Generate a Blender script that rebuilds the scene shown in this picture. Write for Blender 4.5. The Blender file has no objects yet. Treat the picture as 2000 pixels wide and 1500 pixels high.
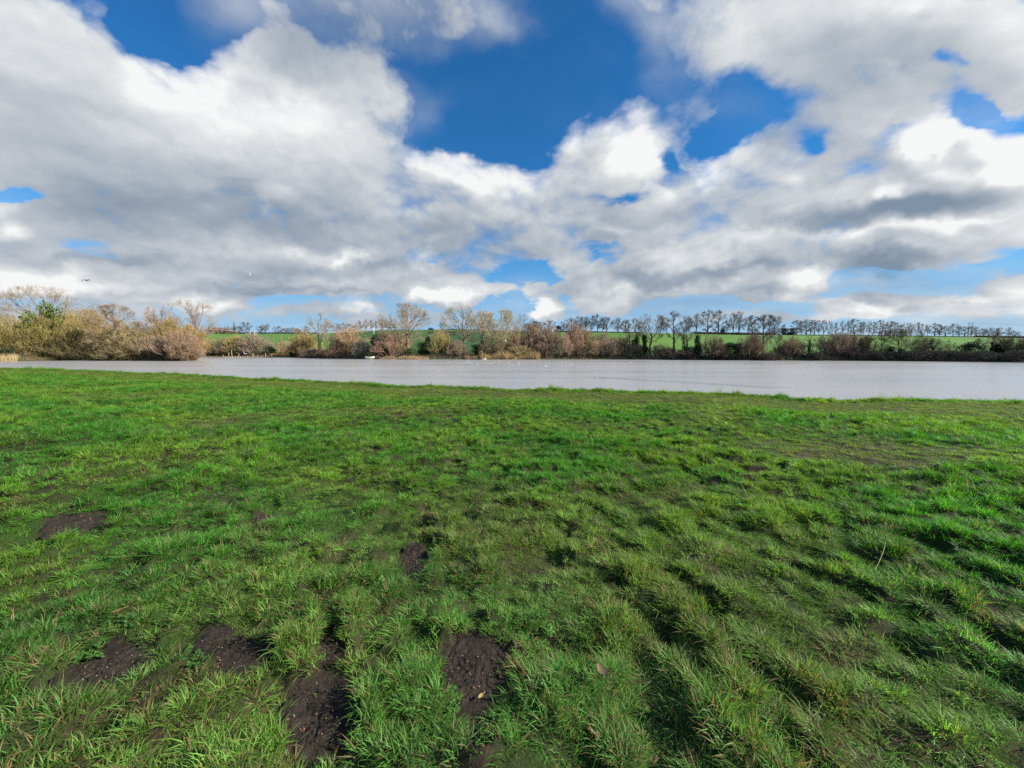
import bpy, math, random
import numpy as np
from mathutils import Vector

SC = bpy.context.scene
COL = SC.collection
R = math.radians

# ------------------------------------------------------------------ camera
FPX = 751.0                      # focal length in pixels of the 2000 px wide photograph
HORIZON = 688.0
PITCH = math.atan((750.0 - HORIZON) / FPX)
CAM_Z = 2.8
cam_data = bpy.data.cameras.new('camera')
cam_data.sensor_fit = 'HORIZONTAL'
cam_data.sensor_width = 36.0
cam_data.lens = 36.0 * FPX / 2000.0
cam_data.clip_start = 0.05
cam_data.clip_end = 20000.0
cam = bpy.data.objects.new('camera', cam_data)
COL.objects.link(cam)
cam.location = (0.0, 0.0, CAM_Z)
cam.rotation_euler = (math.pi / 2 - PITCH, 0.0, 0.0)
SC.camera = cam

# ------------------------------------------------------------------ light
SUN_AZ, SUN_EL = R(101.0), R(29.0)       # azimuth from +Y towards +X
SUN_DIR = Vector((math.sin(SUN_AZ) * math.cos(SUN_EL), math.cos(SUN_AZ) * math.cos(SUN_EL), math.sin(SUN_EL)))
sun_data = bpy.data.lights.new('sun', 'SUN')
sun_data.energy = 5.0
sun_data.angle = R(0.53)
sun_data.color = (1.0, 0.95, 0.86)
sun = bpy.data.objects.new('sun', sun_data)
COL.objects.link(sun)
sun.location = (40, 10, 60)
sun.rotation_euler = SUN_DIR.to_track_quat('Z', 'Y').to_euler()

SC.view_settings.view_transform = 'Standard'
SC.view_settings.look = 'None'
SC.view_settings.exposure = 0.95
SC.view_settings.gamma = 1.0
SC.view_settings.use_curve_mapping = False
SC.render.engine = 'CYCLES'
SC.cycles.use_denoising = False
SC.cycles.max_bounces = 8
SC.cycles.diffuse_bounces = 3
SC.cycles.glossy_bounces = 3
SC.cycles.transmission_bounces = 4
SC.cycles.transparent_max_bounces = 8


def ray(u, v):
    """Direction (x/y, z/y) through a pixel of the photograph."""
    a, b = (u - 1000.0) / FPX, (750.0 - v) / FPX
    c, s = math.cos(PITCH), math.sin(PITCH)
    y = c + b * s
    return a / y, (b * c - s) / y


# ------------------------------------------------------------------ world: Nishita sky with procedural cumulus
class NT:
    """Small helper to write node trees."""
    def __init__(self, tree):
        self.t = tree
        self.x = 0

    def n(self, kind, **kw):
        nd = self.t.nodes.new(kind)
        self.x += 40
        nd.location = (self.x, 0)
        for k, v in kw.items():
            setattr(nd, k, v)
        return nd

    def put(self, sock, v):
        if isinstance(v, bpy.types.NodeSocket):
            self.t.links.new(v, sock)
        elif v is not None:
            sock.default_value = v

    def math(self, op, a, b=None, c=None, clamp=False):
        nd = self.n('ShaderNodeMath', operation=op, use_clamp=clamp)
        for i, v in enumerate((a, b, c)):
            if v is not None:
                self.put(nd.inputs[i], v)
        return nd.outputs[0]

    def vmath(self, op, a, b=None, scale=None):
        nd = self.n('ShaderNodeVectorMath', operation=op)
        self.put(nd.inputs[0], a)
        if b is not None:
            self.put(nd.inputs[1], b)
        if scale is not None:
            self.put(nd.inputs['Scale'], scale)
        return nd.outputs['Value'] if op in ('DOT_PRODUCT', 'LENGTH', 'DISTANCE') else nd.outputs['Vector']

    def noise(self, vec, scale, detail=5.0, rough=0.5, lac=2.0, dist=0.0, color=False, dim='3D'):
        nd = self.n('ShaderNodeTexNoise', noise_dimensions=dim)
        if vec is not None:
            self.put(nd.inputs['Vector'], vec)
        self.put(nd.inputs['Scale'], scale)
        self.put(nd.inputs['Detail'], detail)
        self.put(nd.inputs['Roughness'], rough)
        self.put(nd.inputs['Lacunarity'], lac)
        self.put(nd.inputs['Distortion'], dist)
        return nd.outputs['Color'] if color else nd.outputs[0]

    def range(self, v, a, b, c=0.0, d=1.0, smooth=False):
        nd = self.n('ShaderNodeMapRange', clamp=True)
        if smooth:
            nd.interpolation_type = 'SMOOTHSTEP'
        for i, x in enumerate((v, a, b, c, d)):
            self.put(nd.inputs[i], x)
        return nd.outputs[0]

    def mix(self, f, a, b, blend='MIX'):
        nd = self.n('ShaderNodeMix', data_type='RGBA', blend_type=blend)
        self.put(nd.inputs[0], f)
        for s, v in ((nd.inputs[6], a), (nd.inputs[7], b)):
            self.put(s, v if isinstance(v, bpy.types.NodeSocket) else (*v, 1.0) if len(v) == 3 else v)
        return nd.outputs[2]

    def xyz(self, v):
        nd = self.n('ShaderNodeSeparateXYZ')
        self.put(nd.inputs[0], v)
        return nd.outputs

    def comb(self, x, y, z=0.0):
        nd = self.n('ShaderNodeCombineXYZ')
        for i, v in enumerate((x, y, z)):
            self.put(nd.inputs[i], v)
        return nd.outputs[0]


# cumulus masses: heading and height of each (given as the photograph's pixels, turned into sky directions), size, tilt, strength
CLOUDS = [
    (330, 275, 470, 165, 6, 1.00), (630, 250, 215, 155, 10, 1.05), (700, 215, 90, 90, 25, .9), (90, 230, 330, 170, 0, 1.00), (900, 370, 150, 100, 25, 0.95),
    (700, 410, 380, 110, 6, 1.00), (980, 430, 160, 85, 10, 0.90), (300, 430, 420, 95, 3, 0.95), (60, 70, 215, 110, 15, 0.75),
    (440, 190, 160, 55, 0, 0.60), (870, 320, 70, 50, 30, 0.60),
    (80, 530, 200, 55.2, 0, 1.15), (300, 570, 300, 36.8, 2, 1.15), (560, 505, 330, 71.3, 3, 1.25), (720, 548, 300, 46, 0, 1.15),
    (860, 576, 88, 27.6, -4, 1.25), (10, 402, 75, 30, 0, 0.60), (620, 600, 180, 25.3, 0, 0.95), (420, 600, 130, 27.6, 0, 1.05), (690, 590, 60, 23, 0, 0.85),
    (100, 620, 200, 25.3, 0, 0.85), (540, 578, 50, 12.65, 0, 0.85), (150, 462, 300, 30, 2, 0.70),
    (620, 60, 170, 95, -5, 0.20), (800, 40, 190, 85, 10, 0.18), (930, 30, 110, 80, 40, 0.14), (1265, 10, 70, 45, 20, 0.24), 
    (1220, 290, 140, 85, -32, 0.95), (1330, 222, 66, 52, -30, 0.60), (1120, 275, 60, 70, -50, 0.50), (1180, 330, 190, 60, -20, 0.70), (1370, 285, 50, 45, 0, 0.40),
    (1580, 120, 220, 105, 25, 1.00), (1430, 100, 110, 130, 10, 0.70), (1760, 50, 240, 90, 0, 0.95), (1660, 225, 165, 110, -20, 0.95), (1950, 60, 110, 90, 0, 0.80),
    (1560, 310, 190, 75, -22, 0.90), (1940, 160, 110, 65, 35, 0.70), (1420, 110, 70, 120, 0, 0.55), (1780, 200, 50, 50, 0, 0.50),
    (1860, 335, 190, 108, 12, 1.00), (1800, 270, 80, 60, 0, 0.80), (1960, 320, 80, 70, 0, 0.80),
    (1260, 420, 330, 95, -8, 0.95), (1580, 410, 330, 85, -5, 1.00), (1850, 450, 280, 62, -8, 1.00), (1130, 480, 260, 50, -3, 0.80), (1420, 510, 330, 59.8, -3, 1.25),
    (1730, 490, 250, 52, -3, 0.90), (1320, 548, 230, 36.8, -4, 1.15), (1560, 552, 72, 34.5, -6, 1.30), (1490, 575, 70, 13.8, -4, 1.05), (1130, 560, 90, 18.4, -2, 0.85), (1030, 568, 40, 16.1, 0, 0.85),
    (1065, 604, 34, 29.9, 0, 1.25), (1212, 586, 32, 20.7, 0, 1.20), (1155, 592, 48, 13.8, 0, 0.95), (1180, 608, 60, 11.5, 0, 0.85), (1690, 592, 110, 23, 3, 1.15), (1860, 604, 140, 27.6, 6, 1.15),
    (1980, 565, 80, 29.9, -4, 1.15), (1910, 503, 60, 12.65, -3, 0.85), (1995, 600, 50, 34.5, 0, 1.05), (1500, 620, 180, 16.1, 0, 0.75), (750, 625, 160, 16.1, 0, 0.80),
]
HOLES = [
    (550, 588, 85, 18, 0, 1.2), (480, 606, 50, 10, 0, .8), (1000, 605, 50, 20, 0, .6), (1350, 590, 110, 12, 0, .7), (1760, 540, 160, 14, 0, .6),
    (35, 366, 52, 22, 0, 1.2), (340, 60, 110, 62, 10, .6), (1462, 190, 80, 48, 30, .7), (1430, 262, 42, 62, 35, .9), (1580, 262, 22, 26, 20, .9), (1215, 373, 60, 15, -8, .9),
    (1325, 300, 26, 28, 0, .8), (1862, 110, 20, 26, 10, .8), (1812, 14, 26, 18, 0, .8), (1890, 222, 90, 34, 18, .9), (1000, 545, 100, 26, 0, .6),
    (640, 585, 60, 10, 0, .5), (1185, 485, 36, 8, 0, .8), (1720, 255, 60, 20, -25, .5), (690, 520, 40, 12, 20, .3), (1570, 478, 22, 12, 0, .5), (120, 505, 200, 10, 3, .4),
    (960, 200, 170, 110, 20, .8), (1180, 120, 150, 110, -10, .8), (1040, 120, 200, 90, 0, .5), (400, 50, 170, 70, 8, .9), (1000, 250, 120, 80, 0, .6), (870, 250, 60, 50, 30, .5),
]
# grey undersides and sunlit tops that differ from cloud to cloud (thick and thin parts)
THICK = [
    (420, 425, 480, 66, 4, .25), (160, 345, 260, 80, 6, .15), (900, 470, 240, 50, 6, .26), (1650, 420, 240, 42, -10, .42), (1850, 390, 190, 40, -6, .42), (1720, 510, 150, 30, -3, .52),
    (1350, 540, 260, 26, -4, .42), (1250, 440, 170, 40, -8, .20), (520, 520, 180, 30, 0, .25), (760, 520, 90, 26, 0, .3), (200, 500, 220, 14, 3, .3), (620, 90, 170, 100, 0, .3), (800, 50, 200, 80, 0, .3),
    (560, 560, 260, 12, 0, .22), (1850, 300, 90, 30, 0, .2), (1120, 570, 80, 14, 0, .3), (1490, 578, 60, 10, -4, .4), (1760, 60, 200, 60, 0, .2), (1150, 300, 80, 40, -40, .15), (1620, 190, 120, 40, -25, .16), (1540, 270, 90, 40, -20, .16),
]
THIN = [
    (400, 592, 80, 20, 0, .35), (150, 560, 180, 14, 0, .25), (700, 592, 50, 16, 0, .35),
    (1850, 262, 130, 48, 10, .5), (1960, 310, 80, 60, 30, .4), (900, 330, 110, 60, 25, .35), (520, 230, 230, 110, 5, .25), (1240, 300, 100, 60, -25, .28), (70, 540, 120, 34, 0, .38),
    (860, 572, 90, 20, -4, .4), (1570, 546, 60, 26, 0, .4), (1750, 357, 36, 26, -10, .5), (1065, 600, 32, 22, 0, .4), (1212, 584, 30, 16, 0, .35), (1500, 460, 140, 22, -4, .35), (1850, 440, 180, 18, -6, .35),
    (1420, 120, 80, 90, 0, .22), (560, 400, 60, 24, 10, .25), (670, 500, 60, 24, 0, .3), (820, 505, 50, 22, 0, .3), (1690, 590, 90, 12, 0, .3), (1870, 595, 80, 14, 0, .3), (10, 395, 70, 22, 0, .35), (1660, 460, 90, 16, -4, .3),
]


# thin, half transparent cloud
WISPS = [(630, 50, 200, 105, -8, .50), (800, 35, 210, 80, 10, .50), (940, 30, 120, 75, 35, .45), (480, 20, 120, 80, 0, .35), (800, 190, 100, 60, 30, .22), (1260, 20, 120, 60, 20, .5),
         (1330, 90, 80, 120, 10, .45), (1890, 215, 120, 50, 15, .35), (1700, 545, 320, 30, -2, .55), (1880, 560, 240, 70, -2, .6), (1300, 600, 420, 34, 0, .45), (600, 610, 420, 26, 0, .45),
         (1040, 575, 120, 40, 0, .3), (1900, 620, 300, 40, 0, .6), (20, 370, 80, 30, 0, .3), (780, 260, 60, 40, 30, .3), (1450, 200, 90, 60, 20, .25), (150, 640, 400, 30, 0, .5)]
QX0, QX1, QY0, QY1 = -17.0, 17.0, -1.2, 11.5


def layout(specs, union):
    """Strength of the listed masses over the sky, on a grid of headings and heights."""
    X, Y = np.meshgrid(np.linspace(QX0, QX1, 257), np.linspace(QY0, QY1, 257))
    out = np.full(X.shape, -0.6) if union else np.zeros(X.shape)
    for u, v, ru, rv, rot, amp in specs:
        x, z = ray(u, v)
        c, s = math.cos(R(rot)), math.sin(R(rot))
        dx, dy = X - x * 10, Y - z * 10
        e = (dx * c - dy * s) * FPX / ru / 10
        f = (dx * s + dy * c) * FPX / rv / 10
        r2 = e * e + f * f
        if union:
            g = np.maximum(amp * (1.0 - r2 * .8), -0.6)
            h = np.maximum(0.0, 0.25 - np.abs(out - g)) / 0.25
            out = np.maximum(out, g) + h * h * h * 0.25 / 6
        else:
            out = out + amp * np.maximum(0.0, 1.0 - r2) ** 1.5 * 1.25
    return out


def sky_world():
    w = bpy.data.worlds.new('World')
    SC.world = w
    w.use_nodes = True
    t = w.node_tree
    t.nodes.clear()

    def map_group(name, M, triples):
        """A node group giving M(qx, qy) as a short sum of products of curves."""
        off = float(M.min() if False else np.median(M))
        U, S, V = np.linalg.svd(M - off, full_matrices=False)
        g = bpy.data.node_groups.new(name, 'ShaderNodeTree')
        g.interface.new_socket('Across', in_out='INPUT', socket_type='NodeSocketFloat')
        g.interface.new_socket('Up', in_out='INPUT', socket_type='NodeSocketFloat')
        g.interface.new_socket('Value', in_out='OUTPUT', socket_type='NodeSocketFloat')
        N = NT(g)
        gi = N.n('NodeGroupInput')
        fx = N.range(gi.outputs[0], QX0, QX1)
        fy = N.range(gi.outputs[1], QY0, QY1)
        vx, vy = N.comb(fx, fx, fx), N.comb(fy, fy, fy)

        def curves(vec, fs, step):
            nd = N.n('ShaderNodeRGBCurve')
            nd.mapping.use_clip = False
            nd.inputs[0].default_value = 1.0
            t.links if False else None
            N.t.links.new(vec, nd.inputs[1])
            for c, f in zip(nd.mapping.curves, fs):
                ks = range(0, 257, step)
                P = c.points
                for k in list(ks)[1:-1]:
                    P.new(k / 256, float(f[k]))
                P[0].location = (0.0, float(f[0]))
                P[len(P) - 1].location = (1.0, float(f[256]))
                for p in P:
                    p.handle_type = 'VECTOR'
            nd.mapping.update()
            return nd.outputs[0]

        tot = None
        for k in range(triples):
            i = slice(3 * k, 3 * k + 3)
            r = np.sqrt(S[i])[:, None]
            d = N.vmath('DOT_PRODUCT', curves(vx, V[i] * r, 2), curves(vy, U[:, i].T * r, 2))
            tot = d if tot is None else N.math('ADD', tot, d)
        n = 3 * triples
        A = (U[:, :n] * S[:n]) @ V[:n]
        print('layout', name, 'rms', float(np.sqrt(np.mean((A - M + off) ** 2))))
        go = N.n('NodeGroupOutput')
        N.put(go.inputs[0], N.math('ADD', tot, off))
        return g

    cover = layout(CLOUDS, True)
    holes = layout(HOLES, False)
    G_COVER = map_group('cloud_layout', np.maximum(cover + .02 - holes, -1.0), 6)
    G_WISP = map_group('cloud_wisps', layout(WISPS, False), 4)
    G_BODY = map_group('cloud_body', layout(THIN, False) - layout(THICK, False), 4)

    N = NT(t)

    def use(g, a, b):
        nd = N.n('ShaderNodeGroup')
        nd.node_tree = g
        N.put(nd.inputs[0], a)
        N.put(nd.inputs[1], b)
        return nd.outputs[0]

    tc = N.n('ShaderNodeTexCoord')
    d = N.vmath('NORMALIZE', tc.outputs['Generated'])

    def place(vec):
        x, y, z = N.xyz(vec)
        yc = N.math('MAXIMUM', y, 0.25)
        qx = N.math('MULTIPLY', N.math('DIVIDE', x, yc), 10.0)
        qy = N.math('MULTIPLY', N.math('DIVIDE', z, yc), 10.0)
        zz = N.math('ADD', N.math('MAXIMUM', z, -0.02), 0.42)
        p = N.comb(N.math('DIVIDE', x, zz), N.math('DIVIDE', y, zz), N.math('MULTIPLY', N.math('DIVIDE', z, zz), 1.3))
        return x, y, z, qx, qy, p

    x, y, z, qx, qy, p = place(d)
    wv = N.vmath('SUBTRACT', N.noise(p, 3.2, 5, .58, color=True), (.5, .5, .5))
    wx, wy, wz = N.xyz(wv)
    amp = N.math('ADD', N.math('MULTIPLY', N.math('MAXIMUM', z, 0.0), 2.4), 0.40)
    ox, oy = N.math('MULTIPLY', wx, N.math('MULTIPLY', amp, 2.2)), N.math('MULTIPLY', wy, N.math('MULTIPLY', amp, 1.6))
    inframe = N.range(y, 0.30, 0.48, 0, 1, True)
    beyond = N.math('MULTIPLY_ADD', N.noise(p, .8, 1, .5), 3.0, -1.25)

    def cover_at(qx, qy):
        c = use(G_COVER, N.math('ADD', qx, ox), N.math('ADD', qy, oy))
        return N.math('ADD', N.math('MULTIPLY', c, inframe), N.math('MULTIPLY', beyond, N.math('SUBTRACT', 1.0, inframe)))

    def puffs(p, detail):
        f1 = N.noise(p, 3.9, detail, .59, 2.1, .1)
        vo = N.n('ShaderNodeTexVoronoi', feature='F1')
        N.put(vo.inputs['Vector'], N.vmath('ADD', p, N.vmath('SCALE', wv, scale=.30)))
        vo.inputs['Scale'].default_value = 9.0
        vo.inputs['Detail'].default_value = 1.0
        vo.inputs['Roughness'].default_value = .5
        pf = N.math('MULTIPLY_ADD', vo.outputs['Distance'], -.45, .20)
        return N.math('ADD', N.math('MULTIPLY_ADD', f1, NOISE, -NOISE / 2), pf)

    NOISE = 1.95
    up = Vector((SUN_DIR.x * .50, SUN_DIR.y, SUN_DIR.z + .60)).normalized()
    c0 = cover_at(qx, qy)
    n0 = puffs(p, 9.0)
    d0 = N.math('ADD', c0, n0)
    _, _, _, _, _, p1 = place(N.vmath('ADD', d, tuple(up * .020)))
    n1 = puffs(p1, 6.0)
    _, _, _, qx2, qy2, p2 = place(N.vmath('ADD', d, tuple(up * .075)))
    c2 = cover_at(qx2, qy2)
    s0 = N.noise(p, 3.9, 1, .5)
    s2 = N.noise(p2, 3.9, 1, .5)
    wv2 = N.vmath('SUBTRACT', N.noise(d, 7, 4, .6, color=True), (.5, .5, .5))
    bx, by, bz = N.xyz(wv2)
    body = N.math('MULTIPLY', use(G_BODY, N.math('MULTIPLY_ADD', bx, 2.4, qx), N.math('MULTIPLY_ADD', by, 1.8, qy)), inframe)
    r1 = N.math('SUBTRACT', n0, n1)
    r2 = N.math('ADD', N.math('SUBTRACT', c0, c2), N.math('MULTIPLY', N.math('SUBTRACT', s0, s2), 1.4))
    thick = N.range(c0, -.1, 1.2)
    sh = N.math('MULTIPLY_ADD', r1, .28, .645)
    sh = N.math('MULTIPLY_ADD', r2, .26, sh)
    sh = N.math('MULTIPLY_ADD', thick, -.06, sh)
    sh = N.math('MULTIPLY_ADD', body, 1.0, sh)
    soft_edge = N.range(N.noise(p, 1.3, 2, .5), .36, .66, .26, .80)
    alpha = N.range(d0, -0.12, soft_edge, 0, 1, True)
    wisp = N.math('MULTIPLY', N.math('MULTIPLY', use(G_WISP, N.math('ADD', qx, ox), N.math('ADD', qy, oy)), inframe), N.range(N.noise(p, 2.2, 6, .62), .30, .72, .05, 1.15))
    alpha = N.math('MAXIMUM', alpha, N.math('MINIMUM', wisp, .75))
    sh = N.math('MULTIPLY_ADD', N.math('SUBTRACT', 1.0, N.range(d0, -.1, .4)), .16, sh)
    rp = N.n('ShaderNodeValToRGB')
    N.put(rp.inputs[0], sh)
    cr = rp.color_ramp
    stops = [(0.0, (.22, .29, .38)), (.3, (.34, .40, .48)), (.6, (.53, .57, .62)), (.85, (.74, .77, .79)), (1.0, (.93, .94, .94))]
    cr.elements[0].position, cr.elements[1].position = 0.0, 1.0
    for pos, c in stops[1:-1]:
        cr.elements.new(pos)
    for e, (pos, c) in zip(cr.elements, stops):
        e.position = pos
        e.color = (*c, 1)
    cloud = N.vmath('SCALE', rp.outputs[0], scale=5.15)
    sky = N.n('ShaderNodeTexSky', sky_type='NISHITA')
    sky.sun_disc = False
    sky.sun_elevation = SUN_EL
    sky.sun_rotation = SUN_AZ
    sky.altitude = 50.0
    sky.air_density = 1.0
    sky.dust_density = 0.6
    sky.ozone_density = 2.0
    blue = N.mix(N.range(z, 0.34, 0.03, 0, .85, True), N.mix(1.0, sky.outputs[0], (.130, .50, .79), 'MULTIPLY'), (1.05, 2.50, 4.2))
    # thin veil that whitens the last degrees above the horizon
    veil = N.math('MULTIPLY', N.range(z, 0.20, 0.0, 0, 1, True), N.range(N.noise(N.vmath('MULTIPLY', d, (3, 3, 26)), 1.6, 4, .55), .30, .75, .28, .85))
    sk = N.mix(veil, blue, (2.9, 3.55, 4.0))
    col = N.mix(alpha, sk, cloud)
    bg = N.n('ShaderNodeBackground')
    N.put(bg.inputs['Color'], col)
    bg.inputs['Strength'].default_value = 0.1
    out = N.n('ShaderNodeOutputWorld')
    t.links.new(bg.outputs[0], out.inputs[0])
    w.cycles.sampling_method = 'MANUAL'
    w.cycles.sample_map_resolution = 512


sky_world()


# ------------------------------------------------------------------ helpers
def tag(o, label=None, cat=None, group=None, kind=None):
    for k, v in (('label', label), ('category', cat), ('group', group), ('kind', kind)):
        if v:
            o[k] = v
    return o


def np_mesh(name, V, F=None, mats=(), smooth=False, attrs=None, mat_index=None):
    """Mesh from arrays. F is one (n,k) array or a list of them."""
    me = bpy.data.meshes.new(name)
    V = np.asarray(V, dtype=np.float32)
    me.vertices.add(len(V))
    me.vertices.foreach_set('co', V.ravel())
    if F is not None:
        Fs = F if isinstance(F, list) else [F]
        Fs = [np.asarray(f, dtype=np.int32) for f in Fs if len(f)]
        idx = np.concatenate([f.ravel() for f in Fs])
        sizes = np.concatenate([np.full(len(f), f.shape[1], dtype=np.int32) for f in Fs])
        starts = np.concatenate([[0], np.cumsum(sizes)[:-1]]).astype(np.int32)
        me.loops.add(len(idx))
        me.loops.foreach_set('vertex_index', idx)
        me.polygons.add(len(sizes))
        me.polygons.foreach_set('loop_start', starts)
        me.polygons.foreach_set('loop_total', sizes)
        if smooth:
            me.polygons.foreach_set('use_smooth', np.ones(len(sizes), dtype=bool))
        if mat_index is not None:
            me.polygons.foreach_set('material_index', np.asarray(mat_index, dtype=np.int32))
    for k, (typ, arr) in (attrs or {}).items():
        a = me.attributes.new(k, typ, 'POINT')
        field = {'FLOAT': 'value', 'INT': 'value', 'FLOAT_VECTOR': 'vector', 'FLOAT_COLOR': 'color'}[typ]
        a.data.foreach_set(field, np.asarray(arr, dtype=np.int32 if typ == 'INT' else np.float32).ravel())
    for m in mats:
        me.materials.append(m)
    me.update(calc_edges=True)
    me.validate()
    return me


def link(name, me, parent=None, loc=(0, 0, 0), color=None):
    o = bpy.data.objects.new(name, me)
    COL.objects.link(o)
    o.location = loc
    if parent is not None:
        o.parent = parent
    if color is not None:
        o.color = (*color, 1)
    return o


class Acc:
    """Collects pieces of geometry into one mesh."""
    def __init__(self):
        self.V, self.F, self.n = [], {}, 0

    def add(self, V, *Fs):
        V = np.asarray(V, dtype=np.float64).reshape(-1, 3)
        for F in Fs:
            F = np.asarray(F, dtype=np.int64)
            self.F.setdefault(F.shape[1], []).append(F + self.n)
        self.V.append(V)
        self.n += len(V)

    def mesh(self, name, mats=(), smooth=False):
        return np_mesh(name, np.concatenate(self.V), [np.concatenate(f) for f in self.F.values()], mats, smooth)

    def box(self, c, s, rz=0.0, taper=1.0):
        x, y, z = s[0] / 2, s[1] / 2, s[2] / 2
        P = np.array([(a * x * (taper if k > 0 else 1), b * y * (taper if k > 0 else 1), k * z) for k in (-1, 1) for a, b in ((-1, -1), (1, -1), (1, 1), (-1, 1))])
        cs, sn = math.cos(rz), math.sin(rz)
        P = np.stack([P[:, 0] * cs - P[:, 1] * sn, P[:, 0] * sn + P[:, 1] * cs, P[:, 2]], 1) + np.array(c)
        self.add(P, [(3, 2, 1, 0), (4, 5, 6, 7), (0, 1, 5, 4), (1, 2, 6, 5), (2, 3, 7, 6), (3, 0, 4, 7)])


# gradient noise -----------------------------------------------------
_rs = np.random.RandomState(7)
_perm = _rs.permutation(256)
_perm = np.concatenate([_perm, _perm, _perm])
_ga = _rs.rand(256) * 2 * np.pi
_gx, _gy = np.cos(_ga), np.sin(_ga)


def pnoise(x, y):
    x, y = np.asarray(x, dtype=np.float64), np.asarray(y, dtype=np.float64)
    xi, yi = np.floor(x).astype(int), np.floor(y).astype(int)
    fx, fy = x - xi, y - yi
    u, v = fx * fx * fx * (fx * (fx * 6 - 15) + 10), fy * fy * fy * (fy * (fy * 6 - 15) + 10)

    def g(ix, iy, dx, dy):
        h = _perm[_perm[ix & 255] + (iy & 255)]
        return _gx[h] * dx + _gy[h] * dy
    a = g(xi, yi, fx, fy)
    b = g(xi + 1, yi, fx - 1, fy)
    c = g(xi, yi + 1, fx, fy - 1)
    d = g(xi + 1, yi + 1, fx - 1, fy - 1)
    return 1.5 * ((a * (1 - u) + b * u) * (1 - v) + (c * (1 - u) + d * u) * v)


def fbm(x, y, oct=4, gain=.5):
    s, a, f = 0, 1, 1
    for i in range(oct):
        s = s + a * pnoise(x * f + 17.3 * i, y * f - 9.1 * i)
        a *= gain
        f *= 2.03
    return s


def sstep(a, b, x):
    t = np.clip((x - a) / (b - a), 0, 1)
    return t * t * (3 - 2 * t)


# materials -----------------------------------------------------------
def material(name):
    m = bpy.data.materials.new(name)
    m.use_nodes = True
    t = m.node_tree
    t.nodes.clear()
    N = NT(t)
    out = N.n('ShaderNodeOutputMaterial')
    return m, N, out


def principled(N, out, color, rough=.9, normal=None, spec=.3, **kw):
    b = N.n('ShaderNodeBsdfPrincipled')
    N.put(b.inputs['Base Color'], color if isinstance(color, bpy.types.NodeSocket) else (*color, 1))
    N.put(b.inputs['Roughness'], rough)
    b.inputs['Specular IOR Level'].default_value = spec
    if normal is not None:
        N.put(b.inputs['Normal'], normal)
    for k, v in kw.items():
        N.put(b.inputs[k], v)
    N.t.links.new(b.outputs[0], out.inputs[0])
    return b


def bump(N, h, strength=.5, dist=.02):
    b = N.n('ShaderNodeBump')
    b.inputs['Strength'].default_value = strength
    b.inputs['Distance'].default_value = dist
    N.put(b.inputs['Height'], h)
    return b.outputs[0]


def geo_pos(N):
    return N.n('ShaderNodeNewGeometry').outputs['Position']


def attr(N, name, typ='GEOMETRY'):
    a = N.n('ShaderNodeAttribute', attribute_name=name, attribute_type=typ)
    return a


def plain(name, color, rough=.8, vary=.25, scale=6.0, spec=.3):
    m, N, out = material(name)
    p = N.n('ShaderNodeTexCoord').outputs['Object']
    n = N.noise(p, scale, 5, .6)
    k = N.range(n, .3, .7, 1 - vary, 1 + vary)
    c = N.vmath('SCALE', N.comb(*color), scale=k)
    principled(N, out, c, rough, bump(N, n, .3, .01), spec)
    return m


# ------------------------------------------------------------------ layout tables (heading pixel -> distance)
def ground_at(u, v, z=1.15):
    tx, tz = ray(u, v)
    y = (z - CAM_Z) / tz
    return tx * y, y


def px_x(u, Y):
    return ray(u, HORIZON)[0] * Y


def x_to_u(x, y):
    """Heading (as photograph pixel column at the horizon) of a point."""
    return 1000.0 + FPX * math.cos(PITCH) * np.asarray(x) / np.maximum(np.asarray(y), 1e-3)


NEAR_U = np.array([-900, -400, 0, 250, 500, 750, 1000, 1250, 1450, 1560, 1640, 1750, 2000, 2400, 3000])
NEAR_V = np.array([703, 710, 719.5, 728.5, 740, 751.5, 759, 763, 768, 777, 780, 778, 782.5, 788, 794])
_nt = np.array([ray(u, v)[0] for u, v in zip(NEAR_U, NEAR_V)])
_ny = np.array([(0.52 - CAM_Z) / ray(u, v)[1] for u, v in zip(NEAR_U, NEAR_V)])
_nphi = np.arctan(_nt)
_nR = _ny / np.cos(_nphi)


def shore_R(phi):
    """Distance from the camera's foot to the near bank's edge, by heading."""
    P = np.concatenate([[-np.pi, -2.2], _nphi, [1.6, 2.2, np.pi]])
    D = np.concatenate([[300, 260], _nR, [60, 120, 300]])
    w = np.asarray(phi, float)
    return np.interp(w, P, D) * (1 + .0045 * pnoise(w * 38, w * 0 + .3) + .0035 * pnoise(w * 130, w * 0 + 7.3))


# soil patches: centre, half sizes and tilt in the photograph
PATCHES = [
    ('bare dark molehill soil, small far patch at the left edge of the grass', (143, 1021, 56, 19, -8)),
    ('wide bare soil patch nearest the left bottom corner with clover along its top', (205, 1312, 92, 40, -28)),
    ('stony bare soil patch between two others, with pale pebbles and a straw fringe on top', (440, 1288, 78, 46, 8)),
    ('dark bare soil patch with brick-red crumbs running out of the bottom of the photo', (622, 1432, 78, 100, 8)),
    ('large cracked bare soil patch with a narrow tail, right of the other soil patches', (930, 1335, 62, 92, 4)),
    ('narrow dark strip of soil below the large cracked patch', (938, 1448, 34, 46, 10)),
    ('small broken dark soil patch between the stony patch and the large cracked one', (642, 1272, 24, 34, 30)),
    ('thin dark worn soil strip in the middle of the grass above the large cracked patch', (805, 1100, 24, 38, 0)),
    ('tiny dark scrape of soil in the grass left of the middle', (520, 1012, 22, 10, -5)),
]
_patch_w = []
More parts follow.
